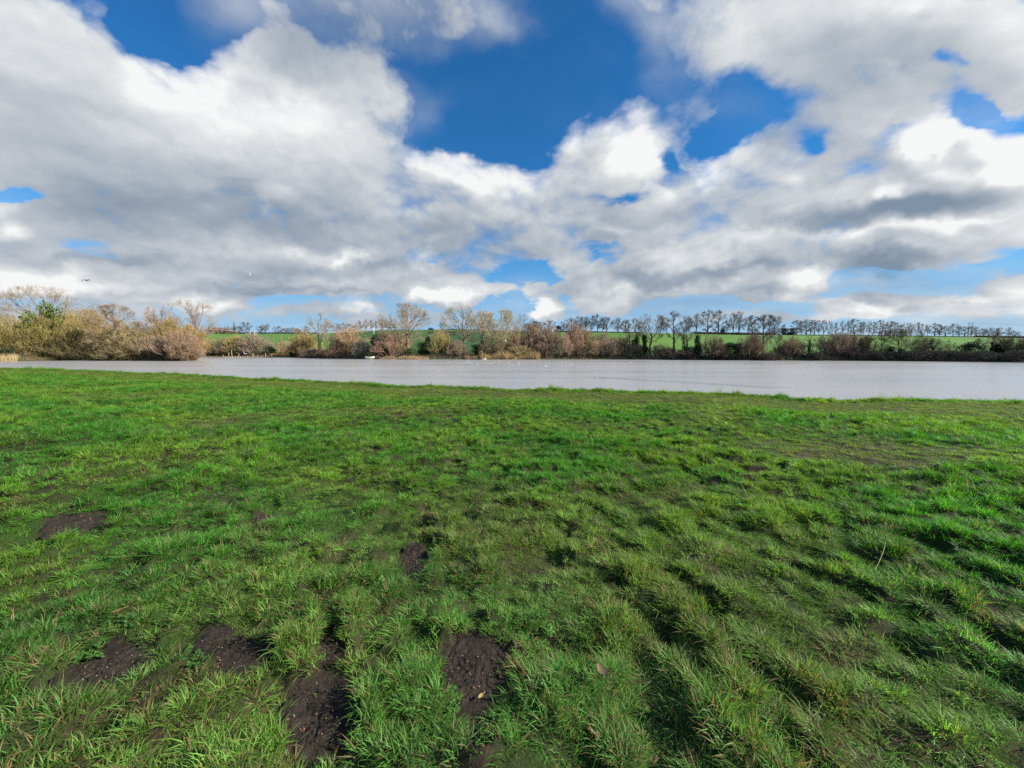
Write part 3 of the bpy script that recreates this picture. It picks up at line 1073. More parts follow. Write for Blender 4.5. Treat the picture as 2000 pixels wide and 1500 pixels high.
def gen_leafy(seed, H, W, n=2600, size=.22, lumps=11, conical=0.):
    """Evergreen bush or tree: (stems, foliage of leaf clumps)."""
    rng = np.random.RandomState(seed)
    A_l, A_c = Acc(), Acc()
    az, el, q = rng.rand(lumps) * 6.283, rng.rand(lumps) * 1.4, .25 + .5 * rng.rand(lumps)
    zc = .18 + .62 * rng.rand(lumps)
    wz = 1 - conical * zc
    C = np.stack([np.cos(az) * q * W * wz, np.sin(az) * q * W * wz, zc * H], -1)
    C[0] = (0, 0, H * .80)
    C[1] = (0, 0, H * .45)
    Rl = W * (.34 + .22 * rng.rand(lumps)) * (1 - conical * .6 * zc)
    Rz = np.minimum(H * (.16 + .10 * rng.rand(lumps)), np.maximum(H - C[:, 2], .1))
    k = rng.randint(lumps, size=n)
    u = rand_dir(rng, n)
    f = rng.rand(n, 1) ** .35
    P = C[k] + u * f * np.stack([Rl[k], Rl[k], Rz[k]], -1)
    P[:, 2] = np.maximum(P[:, 2], .05)
    leaf_cards(A_c, P, np.full(n, size), rng, u)
    S = np.zeros((lumps, 3)) + np.array([[0, 0, -.1]]) + rng.normal(size=(lumps, 3)) * np.array([W * .06, W * .06, 0])
    C1 = bezier(S, (S + C) / 2 + np.array([0, 0, H * .1]), C, 4)
    tubes(A_l, C1, np.full(lumps, .02 * H + .02), np.full(lumps, .01 * H), 4)
    return A_l.mesh('trunk', [BARK], True), A_c.mesh('foliage', [LEAF])


def gen_ivy(seed, H, W, n=900, size=.17):
    rng = np.random.RandomState(seed)
    A = Acc()
    z = rng.rand(n) ** 1.2
    a = rng.rand(n) * 6.283
    r = W * (1 - .65 * z) * (.4 + .6 * rng.rand(n)) * (1 + .35 * np.sin(z * 17 + a * 2))
    P = np.stack([np.cos(a) * r, np.sin(a) * r, z * H + .1], -1)
    leaf_cards(A, P, np.full(n, size), rng, np.stack([np.cos(a), np.sin(a), .3 + 0 * a], -1))
    return A.mesh('ivy', [LEAF])


_arche = {}


def archetype(kind, seed):
    """Plants that may be shared: built once for unit-ish sizes and scaled per thing."""
    key = (kind, seed)
    if key not in _arche:
        s = 1000 + seed * 17
        if kind == 'lime':        # tall even trees of the row on the crest
            a = gen_tree(s, 12, 3.3, .10, 'tall', 13, 9, 6, 3, tw=1.4)
        elif kind == 'round':     # spreading field trees on the crest
            a = gen_tree(s, 14, 5.5, .18, 'oak', 11, 10, 6, 5, tw=1.5)
        elif kind == 'vase':
            a = gen_tree(s, 14, 5.0, .18, 'vase', 11, 10, 6, 5, tw=1.5)
        elif kind == 'bush':
            a = gen_bush(s, 6, 4.6, 56, 7, 5, 5, .40, .85, .3)
        elif kind == 'willow':
            a = gen_bush(s, 9, 6.0, 80, 7, 5, 5, .75, .7, .30, 1.0, .12)
        elif kind == 'low':
            a = gen_bush(s, 2.6, 4.0, 50, 6, 5, 4, .25, .9, .5)
        elif kind == 'leafy':
            a = gen_leafy(s, 6, 3.5)
        elif kind == 'cone':
            a = gen_leafy(s, 8, 2.4, conical=.7)
        _arche[key] = a
    return _arche[key]


BASE = {'lime': (12, 3.3), 'round': (14, 5.5), 'vase': (14, 5.0), 'bush': (6, 4.6), 'willow': (9, 6.0), 'low': (2.6, 4.0), 'leafy': (6, 3.5), 'cone': (8, 2.4)}
PART = {'lime': ('trunk', 'crown'), 'round': ('trunk', 'crown'), 'vase': ('trunk', 'crown'), 'bush': ('stem', 'crown'), 'willow': ('stem', 'crown'),
        'low': ('stem', 'crown'), 'leafy': ('trunk', 'foliage'), 'cone': ('trunk', 'foliage')}
NAME = {'lime': 'bare_tree', 'round': 'bare_tree', 'vase': 'bare_tree', 'hero': 'bare_tree', 'bush': 'bare_bush', 'willow': 'willow_bush', 'low': 'bramble_bush', 'leafy': 'evergreen_bush', 'cone': 'evergreen_tree'}
CAT = {'bare_tree': 'tree', 'bare_bush': 'bush', 'willow_bush': 'willow', 'bramble_bush': 'bush', 'evergreen_bush': 'evergreen', 'evergreen_tree': 'tree'}

# twig colours
OLIVE, STRAW, ORANGE, PINK, TAN, GREY, BROWN, DARK = (.25, .20, .065), (.30, .235, .11), (.30, .215, .08), (.26, .18, .12), (.27, .20, .12), (.23, .20, .165), (.21, .15, .10), (.12, .095, .072)
WARMGREY = (.27, .215, .155)
G_DARK, G_MID, G_IVY = (.022, .042, .016), (.040, .085, .022), (.050, .080, .022)
_pr = random.Random(5)
LIGHTER = 1.15
GC_NAME = 'trees and bushes along the far shore'


def put_plant(kind, u, vtop, hw, Y, col, label, group=None, seed=None, base_v=None, wide=1.0, bark=None, hero=None, ivy=None, rot=None):
    """One plant: heading u, top at vtop and half width hw as seen in the photograph, standing Y metres away on the terrain."""
    x = px_x(u, Y)
    z = float(hill_z(x, Y))
    z = max(z, .12) - .05
    top = CAM_Z + ray(u, vtop)[1] * Y
    H = max(top - z, .6)
    W = hw / FPX * Y
    name = NAME['hero' if hero else kind]
    root = bpy.data.objects.new(name, None)
    COL.objects.link(root)
    root.location = (x, Y, z)
    tag(root, label, CAT[name], group)
    if hero:
        hero['n4'] = hero.get('n4', 4) + 2
        a = gen_tree(hero.pop('seed'), H * 1.02, W * 1.25, **hero)
        sc = (1, 1, 1)
        parts = ('trunk', 'crown')
    else:
        sd = _pr.randrange(5) if seed is None else seed
        a = archetype(kind, sd)
        b = BASE[kind]
        k = {'bush': 1.28, 'willow': 1.30, 'low': 1.2, 'lime': 1.4, 'round': 1.12, 'vase': 1.12}.get(kind, 1.12)
        sc = (W * k / b[1], W * k / b[1], H / b[0] * (1.05 if kind in ('bush', 'willow') else 1.02))
        parts = PART[kind]
    root.scale = sc
    root.rotation_euler = (0, 0, _pr.uniform(0, 6.28) if rot is None else rot)
    if bark is None:
        bark = tuple(c * (.55 if kind in ('willow', 'bush') else .9) for c in col) if kind not in ('leafy', 'cone') else (.06, .05, .04)  # willow and bush stems darkened: shade under the crown put into their colour
    if kind not in ('leafy', 'cone'):
        lum = sum(col) / 3
        col = tuple(a * .97 + lum * b * .03 for a, b in zip(col, (1.12, 1.0, .84)))
    j = _pr.uniform(.88, 1.12)
    link(parts[0], a[0], root, color=bark)
    g = LIGHTER * (1.2 if group == GC_NAME else 1.0) if parts[1] == 'crown' else 1.0
    link(parts[1], a[1], root, color=tuple(min(c * j * g, .55) for c in col))
    if ivy:
        h, w = ivy
        link('ivy', gen_ivy(int(u), h, w), root, color=G_IVY)
    return root


# ------------------------------------------------------------------ plants: who stands where
def shore(u, back=4.0):
    return float(far_Y(u)) + back


def H(seed, **k):
    return dict(seed=seed, **k)


P = put_plant
GL, GC, GR = 'trees and bushes on the left point', 'trees and bushes along the far shore', 'trees and bushes along the right far shore'

# the wooded point on the left
P('x', 107, 565, 62, 152, WARMGREY, 'big bare tree with a wide domed crown behind the dark green conifer', GL, hero=H(11, base=.30, habit='oak', n1=12, n2=11, n3=7, n4=5, tw=1.1))
P('leafy', 97, 589, 28, 134, (.080, .120, .020), 'dark green dense conifer top in front of the wide domed bare tree', GL, seed=0)
P('round', 18, 612, 20, 165, GREY, 'small grey bare tree at the far left edge of the photo', GL)
P('round', 58, 618, 16, 170, GREY, 'small grey bare tree just left of the dark green conifer', GL)
P('willow', 22, 630, 42, 132, OLIVE, 'olive willow mass filling the left edge of the far shore', GL)
P('willow', 78, 618, 50, 132, (.235, .185, .062), 'tall olive yellow willow below the dark green conifer', GL, seed=1)
P('willow', 128, 620, 40, 139, OLIVE, 'olive willow right of the one below the conifer, greener than its orange neighbour', GL, seed=2)
P('willow', 182, 613, 44, 144, ORANGE, 'orange topped willow just left of the upright alder on the shore', GL, seed=3)
P('willow', 150, 640, 36, 137, (.17, .145, .06), 'dark olive bush at the water in front of the orange topped willow', GL, seed=0)
P('bush', 62, 660, 40, 131, (.19, .155, .065), 'low olive brown bush overhanging the water at the left', GL)
P('bush', 110, 664, 34, 133, (.165, .135, .06), 'low dark olive bush overhanging the water below the wide domed tree', GL)
P('leafy', 20, 680, 14, 122, G_DARK, 'small dark green bush beside the straw coloured reeds at the left edge', GL, seed=1)
P('bush', 190, 668, 28, 134, (.15, .125, .06), 'shaded low bush at the foot of the orange topped willow', GL)
P('x', 226, 597, 36, 131, (.24, .17, .10), 'upright bare alder standing at the water with low sweeping branches', GL, hero=H(23, base=.06, habit='tall', n1=17, n2=9, n3=6, n4=4, tw=.9), bark=(.15, .12, .08))
P('bush', 262, 652, 34, 133, (.23, .18, .085), 'tan olive bush right of the upright alder', GL)
P('round', 272, 628, 26, 148, (.24, .18, .12), 'twiggy brown tree behind the bushes between the alder and the gnarled tree', GL)
P('bush', 238, 676, 34, 130, (.20, .16, .08), 'low tan bush at the foot of the upright alder', GL)
P('willow', 250, 634, 34, 142, ORANGE, 'faded orange willow behind the upright alder', GL, seed=4)
P('x', 316, 599, 31, 146, (.28, .19, .13), 'gnarled bare tree with a leaning trunk, left one of the pair above the pink bush', GL, hero=H(35, base=.30, habit='fan', n1=9, n2=10, n3=7, n4=5, lean=-.10), bark=(.15, .095, .06))
P('x', 379, 587, 38, 151, (.26, .20, .145), 'tall craggy bare tree with bent limbs at the right end of the left point', GL, hero=H(41, base=.25, habit='oak', n1=11, n2=9, n3=7, n4=4, lean=.04), bark=(.16, .125, .09))
P('willow', 340, 626, 36, 139, ORANGE, 'orange willow behind the pink brown bush at the right end of the left point', GL, seed=1)
P('willow', 372, 640, 26, 136, (.33, .21, .08), 'pale orange bush beneath the tall craggy tree', GL, seed=3)
P('bush', 290, 656, 24, 131, TAN, 'pale tan bush left of the dark evergreen on the left point', GL)
P('leafy', 316, 662, 16, 129, G_DARK, 'dark evergreen bush next to the pink brown bush', GL, seed=2)
P('willow', 345, 650, 36, 127, PINK, 'pink brown rounded bush at the water at the right end of the left point', GL, seed=2)
P('bush', 364, 668, 22, 125, (.29, .195, .12), 'small orange pink bush at the very tip of the left point', GL)

# far shore behind the pale edging, church spire above
for u, vt, hw, c, kd, lab in [
        (392, 668, 14, DARK, 'bush', 'dark bush at the water just right of the left point'),
        (412, 664, 22, (.19, .15, .075), 'bush', 'olive brown bush above the left end of the pale edging'),
        (438, 661, 22, BROWN, 'bush', 'brown bush straight below the church spire'),
        (466, 657, 22, (.26, .20, .075), 'willow', 'yellowish willow behind the pale edging, right of the spire'),
        (500, 654, 28, (.20, .155, .115), 'willow', 'large grey brown dome shaped bush below the two white posts'),
        (478, 676, 14, (.30, .20, .07), 'bush', 'low golden bush left of the large grey brown dome'),
        (546, 690, 16, (.36, .20, .08), 'low', 'low bright orange bush at the right end of the pale edging'),
        (556, 668, 17, TAN, 'bush', 'tan bush right of the slim ivy covered tree'),
        (577, 666, 14, BROWN, 'bush', 'brown bush in front of the yellow twigged tree'),
        (655, 672, 17, BROWN, 'bush', 'brown bush right of the tall tree with an ivy covered foot'),
        (610, 682, 22, (.15, .105, .075), 'low', 'low brown bramble left of the tall tree with an ivy covered foot'),
        (643, 684, 22, (.17, .11, .08), 'low', 'low reddish brown bramble right below the tall tree'),
        (672, 686, 18, (.14, .10, .07), 'low', 'low dark bramble left of the pale forked trunks'),
        (707, 664, 15, (.21, .18, .15), 'bush', 'grey twiggy bush left of the dark evergreen by the pale boat')]:
    P(kd, u, vt, hw, shore(u, 4 if kd == 'low' else 7), c, lab, GC)
P('leafy', 403, 682, 14, shore(403, 3), G_DARK, 'dark evergreen bush at the water above the left end of the edging', GC)
P('leafy', 530, 676, 10, shore(530, 4), G_DARK, 'dark green bush below the slim crooked tree', GC, seed=4)
P('x', 548, 655, 11, shore(548, 9), BROWN, 'slim crooked tree against the bright field right of the white posts', GC, hero=H(52, base=.35, habit='vase', n1=6, n2=6, n3=4, n4=3), ivy=(4.5, .8))
P('x', 530, 652, 7, shore(530, 12), BROWN, 'thin bare sapling in front of the bright field', GC, hero=H(53, base=.3, habit='tall', n1=6, n2=5, n3=4, n4=2))
P('leafy', 578, 678, 12, shore(578, 6), G_DARK, 'dark green bush under the yellow twigged tree', GC, seed=3)
P('willow', 596, 650, 25, shore(596, 11), (.31, .23, .09), 'yellow twigged tree with a pale trunk left of the tall tree', GC, seed=4)
P('x', 625, 613, 23, 198, (.235, .195, .15), 'tall slender bare tree with an ivy covered foot', GC, hero=H(61, base=.35, habit='oak', n1=9, n2=9, n3=6, n4=4), bark=(.10, .09, .07), ivy=(8, 1.2))
P('round', 641, 623, 12, 235, (.25, .19, .13), 'round brown crown just right behind the tall slender tree', GC)
P('vase', 655, 648, 12, 184, (.20, .15, .09), 'short leaning bare tree between the tall tree and the pale forked trunks', GC)
P('x', 690, 638, 29, 176, (.30, .205, .115), 'bushy tan tree on pale forked trunks left of the boat', GC, hero=H(71, base=.28, habit='vase', n1=10, n2=12, n3=7, n4=5), bark=(.32, .27, .17))
P('willow', 676, 644, 22, 183, (.32, .19, .11), 'reddish tan bushy tree behind the pale forked trunks', GC, seed=0)
P('leafy', 735, 652, 15, 168, (.020, .045, .020), 'tall dark evergreen between the pale boat and the white pole', GC, seed=0)
P('leafy', 750, 680, 14, 162, (.016, .030, .016), 'dark evergreen undergrowth under the pink bush by the boat', GC, seed=3)
P('bush', 766, 648, 31, 160, (.31, .19, .125), 'pinkish orange bush at the water left of the big oak', GC, seed=2)
P('x', 796, 597, 48, 163, (.26, .215, .15), 'big bare oak standing between the pinkish orange bush and the dark evergreen', GC, hero=H(83, base=.20, habit='fan', n1=13, n2=11, n3=7, n4=5), bark=(.20, .155, .095))
P('leafy', 802, 680, 12, 155, (.065, .115, .030), 'small light green bush at the foot of the big oak', GC, seed=4)
P('leafy', 826, 668, 15, 158, (.016, .034, .015), 'dark evergreen bush right of the big oak at the water', GC, seed=2)
P('cone', 838, 656, 10, 163, (.024, .055, .022), 'dark green upright evergreen behind the bush right of the oak', GC, seed=1)
P('willow', 861, 648, 21, 158, (.27, .21, .085), 'yellowish brown dome shaped bush right of the dark evergreen', GC, seed=3)
P('bush', 894, 667, 21, 156, (.28, .205, .13), 'pale brown rounded bush left of the landing stage', GC, seed=4)
P('x', 907, 600, 41, 174, (.27, .225, .15), 'leftmost of the three tall bare trees above the gulls, with a fan of fine twigs', GC, hero=H(91, base=.25, habit='vase', n1=12, n2=10, n3=7, n4=5), bark=(.19, .155, .10))
P('leafy', 928, 672, 18, 162, (.035, .075, .024), 'green evergreen bush behind the landing stage', GC, seed=1)
P('x', 946, 609, 36, 166, (.285, .225, .13), 'tall bare tree in the middle of the three above the gulls', GC, hero=H(97, base=.18, habit='vase', n1=12, n2=10, n3=7, n4=5), bark=(.17, .13, .085))
P('x', 974, 607, 39, 158, (.29, .235, .135), 'rightmost and fullest of the three tall bare trees above the gulls', GC, hero=H(98, base=.22, habit='vase', n1=13, n2=11, n3=7, n4=5), bark=(.21, .16, .10))
P('x', 1019, 614, 19, 235, GREY, 'grey bare tree on the slope behind the right end of the three tall trees', GC, hero=H(101, base=.35, habit='vase', n1=9, n2=8, n3=5, n4=4), bark=(.10, .09, .08))
P('bush', 952, 670, 18, 158, TAN, 'tan bush under the middle one of the three tall trees', GC)
P('bush', 985, 664, 20, 157, (.22, .165, .09), 'olive brown bush under the fullest tall tree', GC)
P('willow', 1008, 645, 20, 162, (.30, .20, .135), 'tan pink bushy tree at the right side of the three tall trees', GC, seed=0)
P('willow', 1042, 636, 25, 163, (.285, .205, .14), 'largest pinkish tan bushy tree right of the gull flying before the trees', GC, seed=2)
P('bush', 1015, 676, 22, 155, (.26, .195, .10), 'straw brown bush at the water below the tan pink bushy tree', GC)
P('willow', 1072, 638, 22, 162, (.26, .185, .13), 'brown pink bushy tree between the largest one and the upright red twigged one', GC, seed=1)
P('bush', 1062, 672, 24, 156, (.18, .13, .085), 'shaded brown bush at the water below the pinkish bushy trees', GC)
P('bush', 1103, 656, 15, 153, (.29, .195, .135), 'small pink bush with its stems in the water', GC)
P('willow', 1120, 632, 16, 160, (.29, .19, .135), 'upright red twigged bushy tree, tallest point of the pink thicket', GC, seed=4)
P('willow', 1138, 640, 18, 164, (.27, .175, .11), 'tan brown bushy tree right of the upright red twigged one', GC, seed=3)
P('bush', 1132, 672, 22, 155, BROWN, 'shaded brown bush at the water beneath the upright red twigged tree', GC)
P('bush', 1166, 666, 15, 153, (.34, .23, .14), 'bush with pale bare stems leaning left at the water', GC)
P('bush', 1178, 652, 24, 163, (.20, .15, .105), 'grey brown thicket behind the bush with pale leaning stems', GC)
P('bush', 1190, 666, 19, 153, (.255, .18, .13), 'pinkish brown rounded bush right of the one with pale stems', GC)
P('bush', 1213, 658, 19, 156, (.22, .14, .105), 'brown rounded bush left of the first ivy covered tree', GC)

# right far shore: darker, seen against the light
P('x', 1228, 625, 18, 172, (.15, .12, .09), 'bare tree on the slope above the brown bushes, left of the ivy columns', GR, hero=H(111, base=.35, habit='fan', n1=8, n2=8, n3=5, n4=4), bark=(.075, .06, .05))
P('cone', 1242, 654, 12, 154, (.040, .060, .024), 'first ivy covered stump from the left, a dark green column', GR, seed=0)
P('cone', 1258, 652, 10, 151, (.034, .055, .022), 'second ivy covered column, beside the tall dark trunk', GR, seed=2)
P('bush', 1236, 672, 18, 151, DARK, 'dark bare bush at the foot of the first ivy covered stump', GR)
P('x', 1269, 613, 25, 150, (.14, .115, .085), 'tall spreading dark tree at the water between the ivy columns and the brown thicket', GR, hero=H(117, base=.38, habit='oak', n1=10, n2=9, n3=6, n4=4), bark=(.09, .075, .055))
P('bush', 1292, 674, 20, 148, (.19, .135, .10), 'low reddish brown thicket right of the tall spreading dark tree', GR)
P('bush', 1312, 680, 18, 146, (.17, .12, .09), 'lower brown thicket at the foot of the first slender ivy foot tree', GR)
P('x', 1316, 609, 15, 147, (.15, .125, .095), 'slender dark tree with an ivy foot, left one of two', GR, hero=H(121, base=.38, habit='tall', n1=10, n2=8, n3=5, n4=4), bark=(.075, .065, .05), ivy=(7.5, .75))
P('x', 1334, 611, 17, 145, (.14, .115, .085), 'forked dark tree with an ivy foot, right one of two', GR, hero=H(122, base=.32, habit='vase', n1=9, n2=9, n3=6, n4=4), bark=(.07, .06, .045), ivy=(8.5, .9))
P('low', 1334, 686, 24, 142, (.11, .085, .065), 'dark bramble under the forked tree with an ivy foot', GR)
P('cone', 1363, 652, 11, 144, (.035, .055, .024), 'pointed ivy covered tree between the forked tree and the tan bush', GR, seed=3)
P('leafy', 1350, 676, 18, 141, (.028, .045, .018), 'dark evergreen mound at the water below the pointed ivy covered tree', GR, seed=0)
P('bush', 1394, 660, 20, 139, (.27, .195, .125), 'tan round bush with pale stems right of the pointed ivy covered tree', GR, seed=1)
P('x', 1378, 646, 5, 141, BROWN, 'thin bare trunk sticking out above the tan round bush, left one', GR, hero=H(131, base=.5, habit='tall', n1=5, n2=4, n3=3, n4=2))
P('x', 1396, 640, 8, 141, BROWN, 'thin forked sapling sticking out above the tan round bush', GR, hero=H(132, base=.5, habit='vase', n1=5, n2=4, n3=4, n4=2))
P('leafy', 1424, 668, 16, 139, (.045, .070, .026), 'green ivy mound between the tan bush and the pink brown bush', GR, seed=1)
P('leafy', 1443, 670, 13, 138, (.028, .046, .018), 'darker ivy mound left of the pink brown bush', GR, seed=4)
P('bush', 1410, 680, 16, 137, (.12, .09, .07), 'dark low bush right of the tan round bush', GR)
P('willow', 1466, 655, 23, 136, (.25, .165, .115), 'pink brown bush between the ivy mounds and the tall dark tree', GR, seed=1)
P('x', 1490, 617, 20, 137, (.13, .105, .085), 'tall dark tree with upright limbs right of the pink brown bush', GR, hero=H(137, base=.30, habit='tall', n1=14, n2=9, n3=6, n4=4), bark=(.055, .05, .04))
P('low', 1505, 690, 22, 131, (.10, .075, .06), 'dark low bramble at the foot of the tall dark tree', GR)
P('vase', 1520, 652, 14, 142, (.14, .12, .08), 'thin greenish bare tree right of the tall dark tree', GR)
P('willow', 1546, 660, 19, 134, (.25, .175, .12), 'pale pinkish bush standing at the water left of the green mound', GR, seed=3)
P('bush', 1524, 676, 16, 134, (.14, .105, .08), 'dark bush between the tall dark tree and the pale pinkish bush', GR)
P('leafy', 1564, 670, 17, 134, (.038, .056, .024), 'grey green mound right of the pale pinkish bush', GR, seed=2)
P('x', 1580, 650, 9, 137, (.11, .09, .06), 'ivy clad broken tree rising right of the grey green mound', GR, hero=H(141, base=.35, habit='vase', n1=6, n2=6, n3=4, n4=3), bark=(.05, .05, .03), ivy=(6.0, 1.0))
P('x', 1602, 656, 14, 136, (.12, .10, .06), 'small dark leaning tree before the bright field', GR, hero=H(142, base=.4, habit='fan', n1=7, n2=7, n3=5, n4=3), bark=(.05, .045, .03))
P('low', 1596, 690, 20, 130, (.085, .07, .055), 'dark low bramble below the small leaning tree', GR)
P('willow', 1630, 652, 29, 132, (.245, .19, .13), 'large grey tan dome shaped bush on the right shore', GR, seed=2)
P('willow', 1664, 652, 22, 136, (.25, .165, .115), 'pinkish tan bush adjoining the large grey tan dome', GR, seed=0)
P('bush', 1662, 676, 20, 129, DARK, 'dark low bush right below the large grey tan dome', GR)
P('bush', 1692, 658, 15, 131, (.17, .14, .085), 'olive brown bush left of the leaning tree with fine twigs', GR)
P('x', 1717, 648, 18, 129, (.12, .105, .06), 'bare tree with limbs sweeping up to the right over the field', GR, hero=H(151, base=.22, habit='vase', n1=9, n2=8, n3=5, n4=4), bark=(.06, .055, .035))
P('leafy', 1742, 676, 14, 126, (.018, .032, .013), 'black green round evergreen left of the broad fan shaped tree', GR, seed=0)
P('x', 1757, 646, 34, 127, (.13, .115, .06), 'broad fan shaped bare tree with a green trunk on the right shore', GR, hero=H(153, base=.10, habit='vase', n1=13, n2=9, n3=6, n4=4), bark=(.075, .075, .035))
P('leafy', 1800, 670, 15, 126, (.035, .055, .022), 'ivy clad stump right of the broad fan shaped tree', GR, seed=3)
P('bush', 1812, 662, 14, 128, (.13, .115, .07), 'small bare bush above the ivy clad stump', GR)
P('vase', 1836, 662, 14, 126, (.15, .13, .075), 'thin bare tree against the brightest part of the field, left one', GR)
P('vase', 1860, 670, 10, 122, (.15, .13, .075), 'small thin bare tree left of the round dark bush', GR)
P('leafy', 1893, 667, 19, 119, (.040, .058, .026), 'round dark leafy bush left of the bright corner of the field', GR, seed=1)
P('x', 1937, 650, 21, 117, (.17, .135, .095), 'bare spreading tree on a dark ivy trunk right of the bright corner of the field', GR, hero=H(161, base=.30, habit='vase', n1=10, n2=9, n3=6, n4=4), bark=(.055, .05, .035), ivy=(5.0, .9))
P('cone', 1950, 672, 14, 114, (.018, .034, .020), 'dark ivy slope at the foot of the bare spreading tree', GR, seed=4)
P('bush', 1976, 660, 19, 114, (.135, .125, .065), 'olive green twiggy bush near the right edge of the photo', GR)
P('leafy', 1998, 672, 14, 112, (.020, .038, .018), 'dark evergreen bush at the right edge of the photo', GR, seed=2)
P('bush', 2004, 660, 12, 116, (.19, .12, .085), 'reddish brown bush at the right edge of the photo', GR)
P('low', 1974, 694, 12, 108, (.22, .11, .075), 'small rusty red bramble at the water near the right edge', GR)
for u, lab in ((1690, 'dark bramble bank at the water left of the leaning tree with fine twigs'), (1725, 'dark bramble bank below the sweeping bare tree'), (1768, 'dark bramble bank below the broad fan shaped tree'),
               (1806, 'dark bramble bank below the ivy clad stump'), (1845, 'dark bramble bank below the thin bare trees'), (1882, 'dark bramble bank below the round dark bush'), (1918, 'dark bramble bank under the bright corner of the field'), (2000, 'dark bramble bank at the right edge of the photo')):
    P('low', u, 685 + _pr.uniform(-1, 2), 25, shore(u, 3.5), (.095, .086, .064), lab, 'dark brambles along the right shore')
    P('leafy', u + 14, 688 + _pr.uniform(-2, 2), 14, shore(u, 5), (.034, .050, .023), lab.replace('dark bramble bank', 'dark ivy heap'), 'dark ivy heaps along the right shore')

# crest, left: around and right of the church spire
GK = 'bare trees along the left skyline'
for u, vt, hw, kd, c, lab in [
        (430, 640, 24, 'bush', (.24, .13, .075), 'low russet thicket on the skyline left of the church spire'),
        (448, 637, 6, 'round', DARK, 'small dark tree on the skyline just left of the church spire'),
        (469, 637, 8, 'round', DARK, 'small tree on the skyline touching the right side of the church spire'),
        (482, 629, 10, 'round', (.10, .085, .075), 'tallest round tree on the skyline right of the church spire'),
        (512, 636, 8, 'round', DARK, 'skyline tree above the gap right of the two white posts, left one of two'),
        (521, 632, 9, 'vase', (.13, .11, .09), 'skyline tree above the gap right of the two white posts, taller one of two'),
        (545, 637, 9, 'round', DARK, 'dense dark skyline tree above the slim crooked tree'),
        (559, 641, 7, 'round', DARK, 'small skyline tree right of the dense dark one'),
        (566, 641, 6, 'round', DARK, 'smallest skyline tree left of the pinkish tree'),
        (584, 641, 7, 'bush', (.33, .20, .15), 'pinkish rounded skyline tree left of the tall slender tree'),
        (574, 639, 5, 'round', DARK, 'thin dark skyline tree at the left side of the pinkish one'),
        (599, 637, 7, 'round', DARK, 'dark skyline tree just left of the tall slender tree')]:
    P(kd, u, vt, hw, float(crest_Y(u)) + (4 if kd != 'bush' else -30), c, lab, GK)
for u, vt, hw, c, lab in [
        (660, 632, 10, (.23, .17, .13), 'pale brown skyline tree above the short leaning tree'),
        (671, 630, 9, (.24, .17, .14), 'pale pinkish skyline tree above the pale forked trunks, left one'),
        (684, 632, 9, (.23, .175, .14), 'pale pinkish skyline tree above the pale forked trunks, right one')]:
    P('round', u, vt, hw, float(crest_Y(u)) + 4, c, lab, GK)
G7 = 'row of bare trees on the skyline above the white pole'
for u, vt, hw, lab in [(705, 626, 8, 'first tree of the skyline row above the white pole'), (717, 624, 6, 'slim tree second in the skyline row above the white pole'),
                       (726, 625, 6, 'slim tree of the skyline row just left of the white pole'), (736, 627, 5, 'slim tree of the skyline row just right of the white pole'),
                       (748, 623, 8, 'tall tree of the skyline row right of the white pole'), (758, 626, 7, 'last tree of the skyline row, at the left side of the big oak')]:
    P('vase', u, vt, hw, float(crest_Y(u)) + 5, (.17, .145, .12), lab, G7)
P('round', 865, 629, 7, float(crest_Y(865)) + 2, DARK, 'lone small tree on the bare skyline right of the big oak', GK)
P('leafy', 842, 640, 6, float(crest_Y(842)) + 3, G_DARK, 'dark low clump on the skyline at the right side of the big oak', GK)

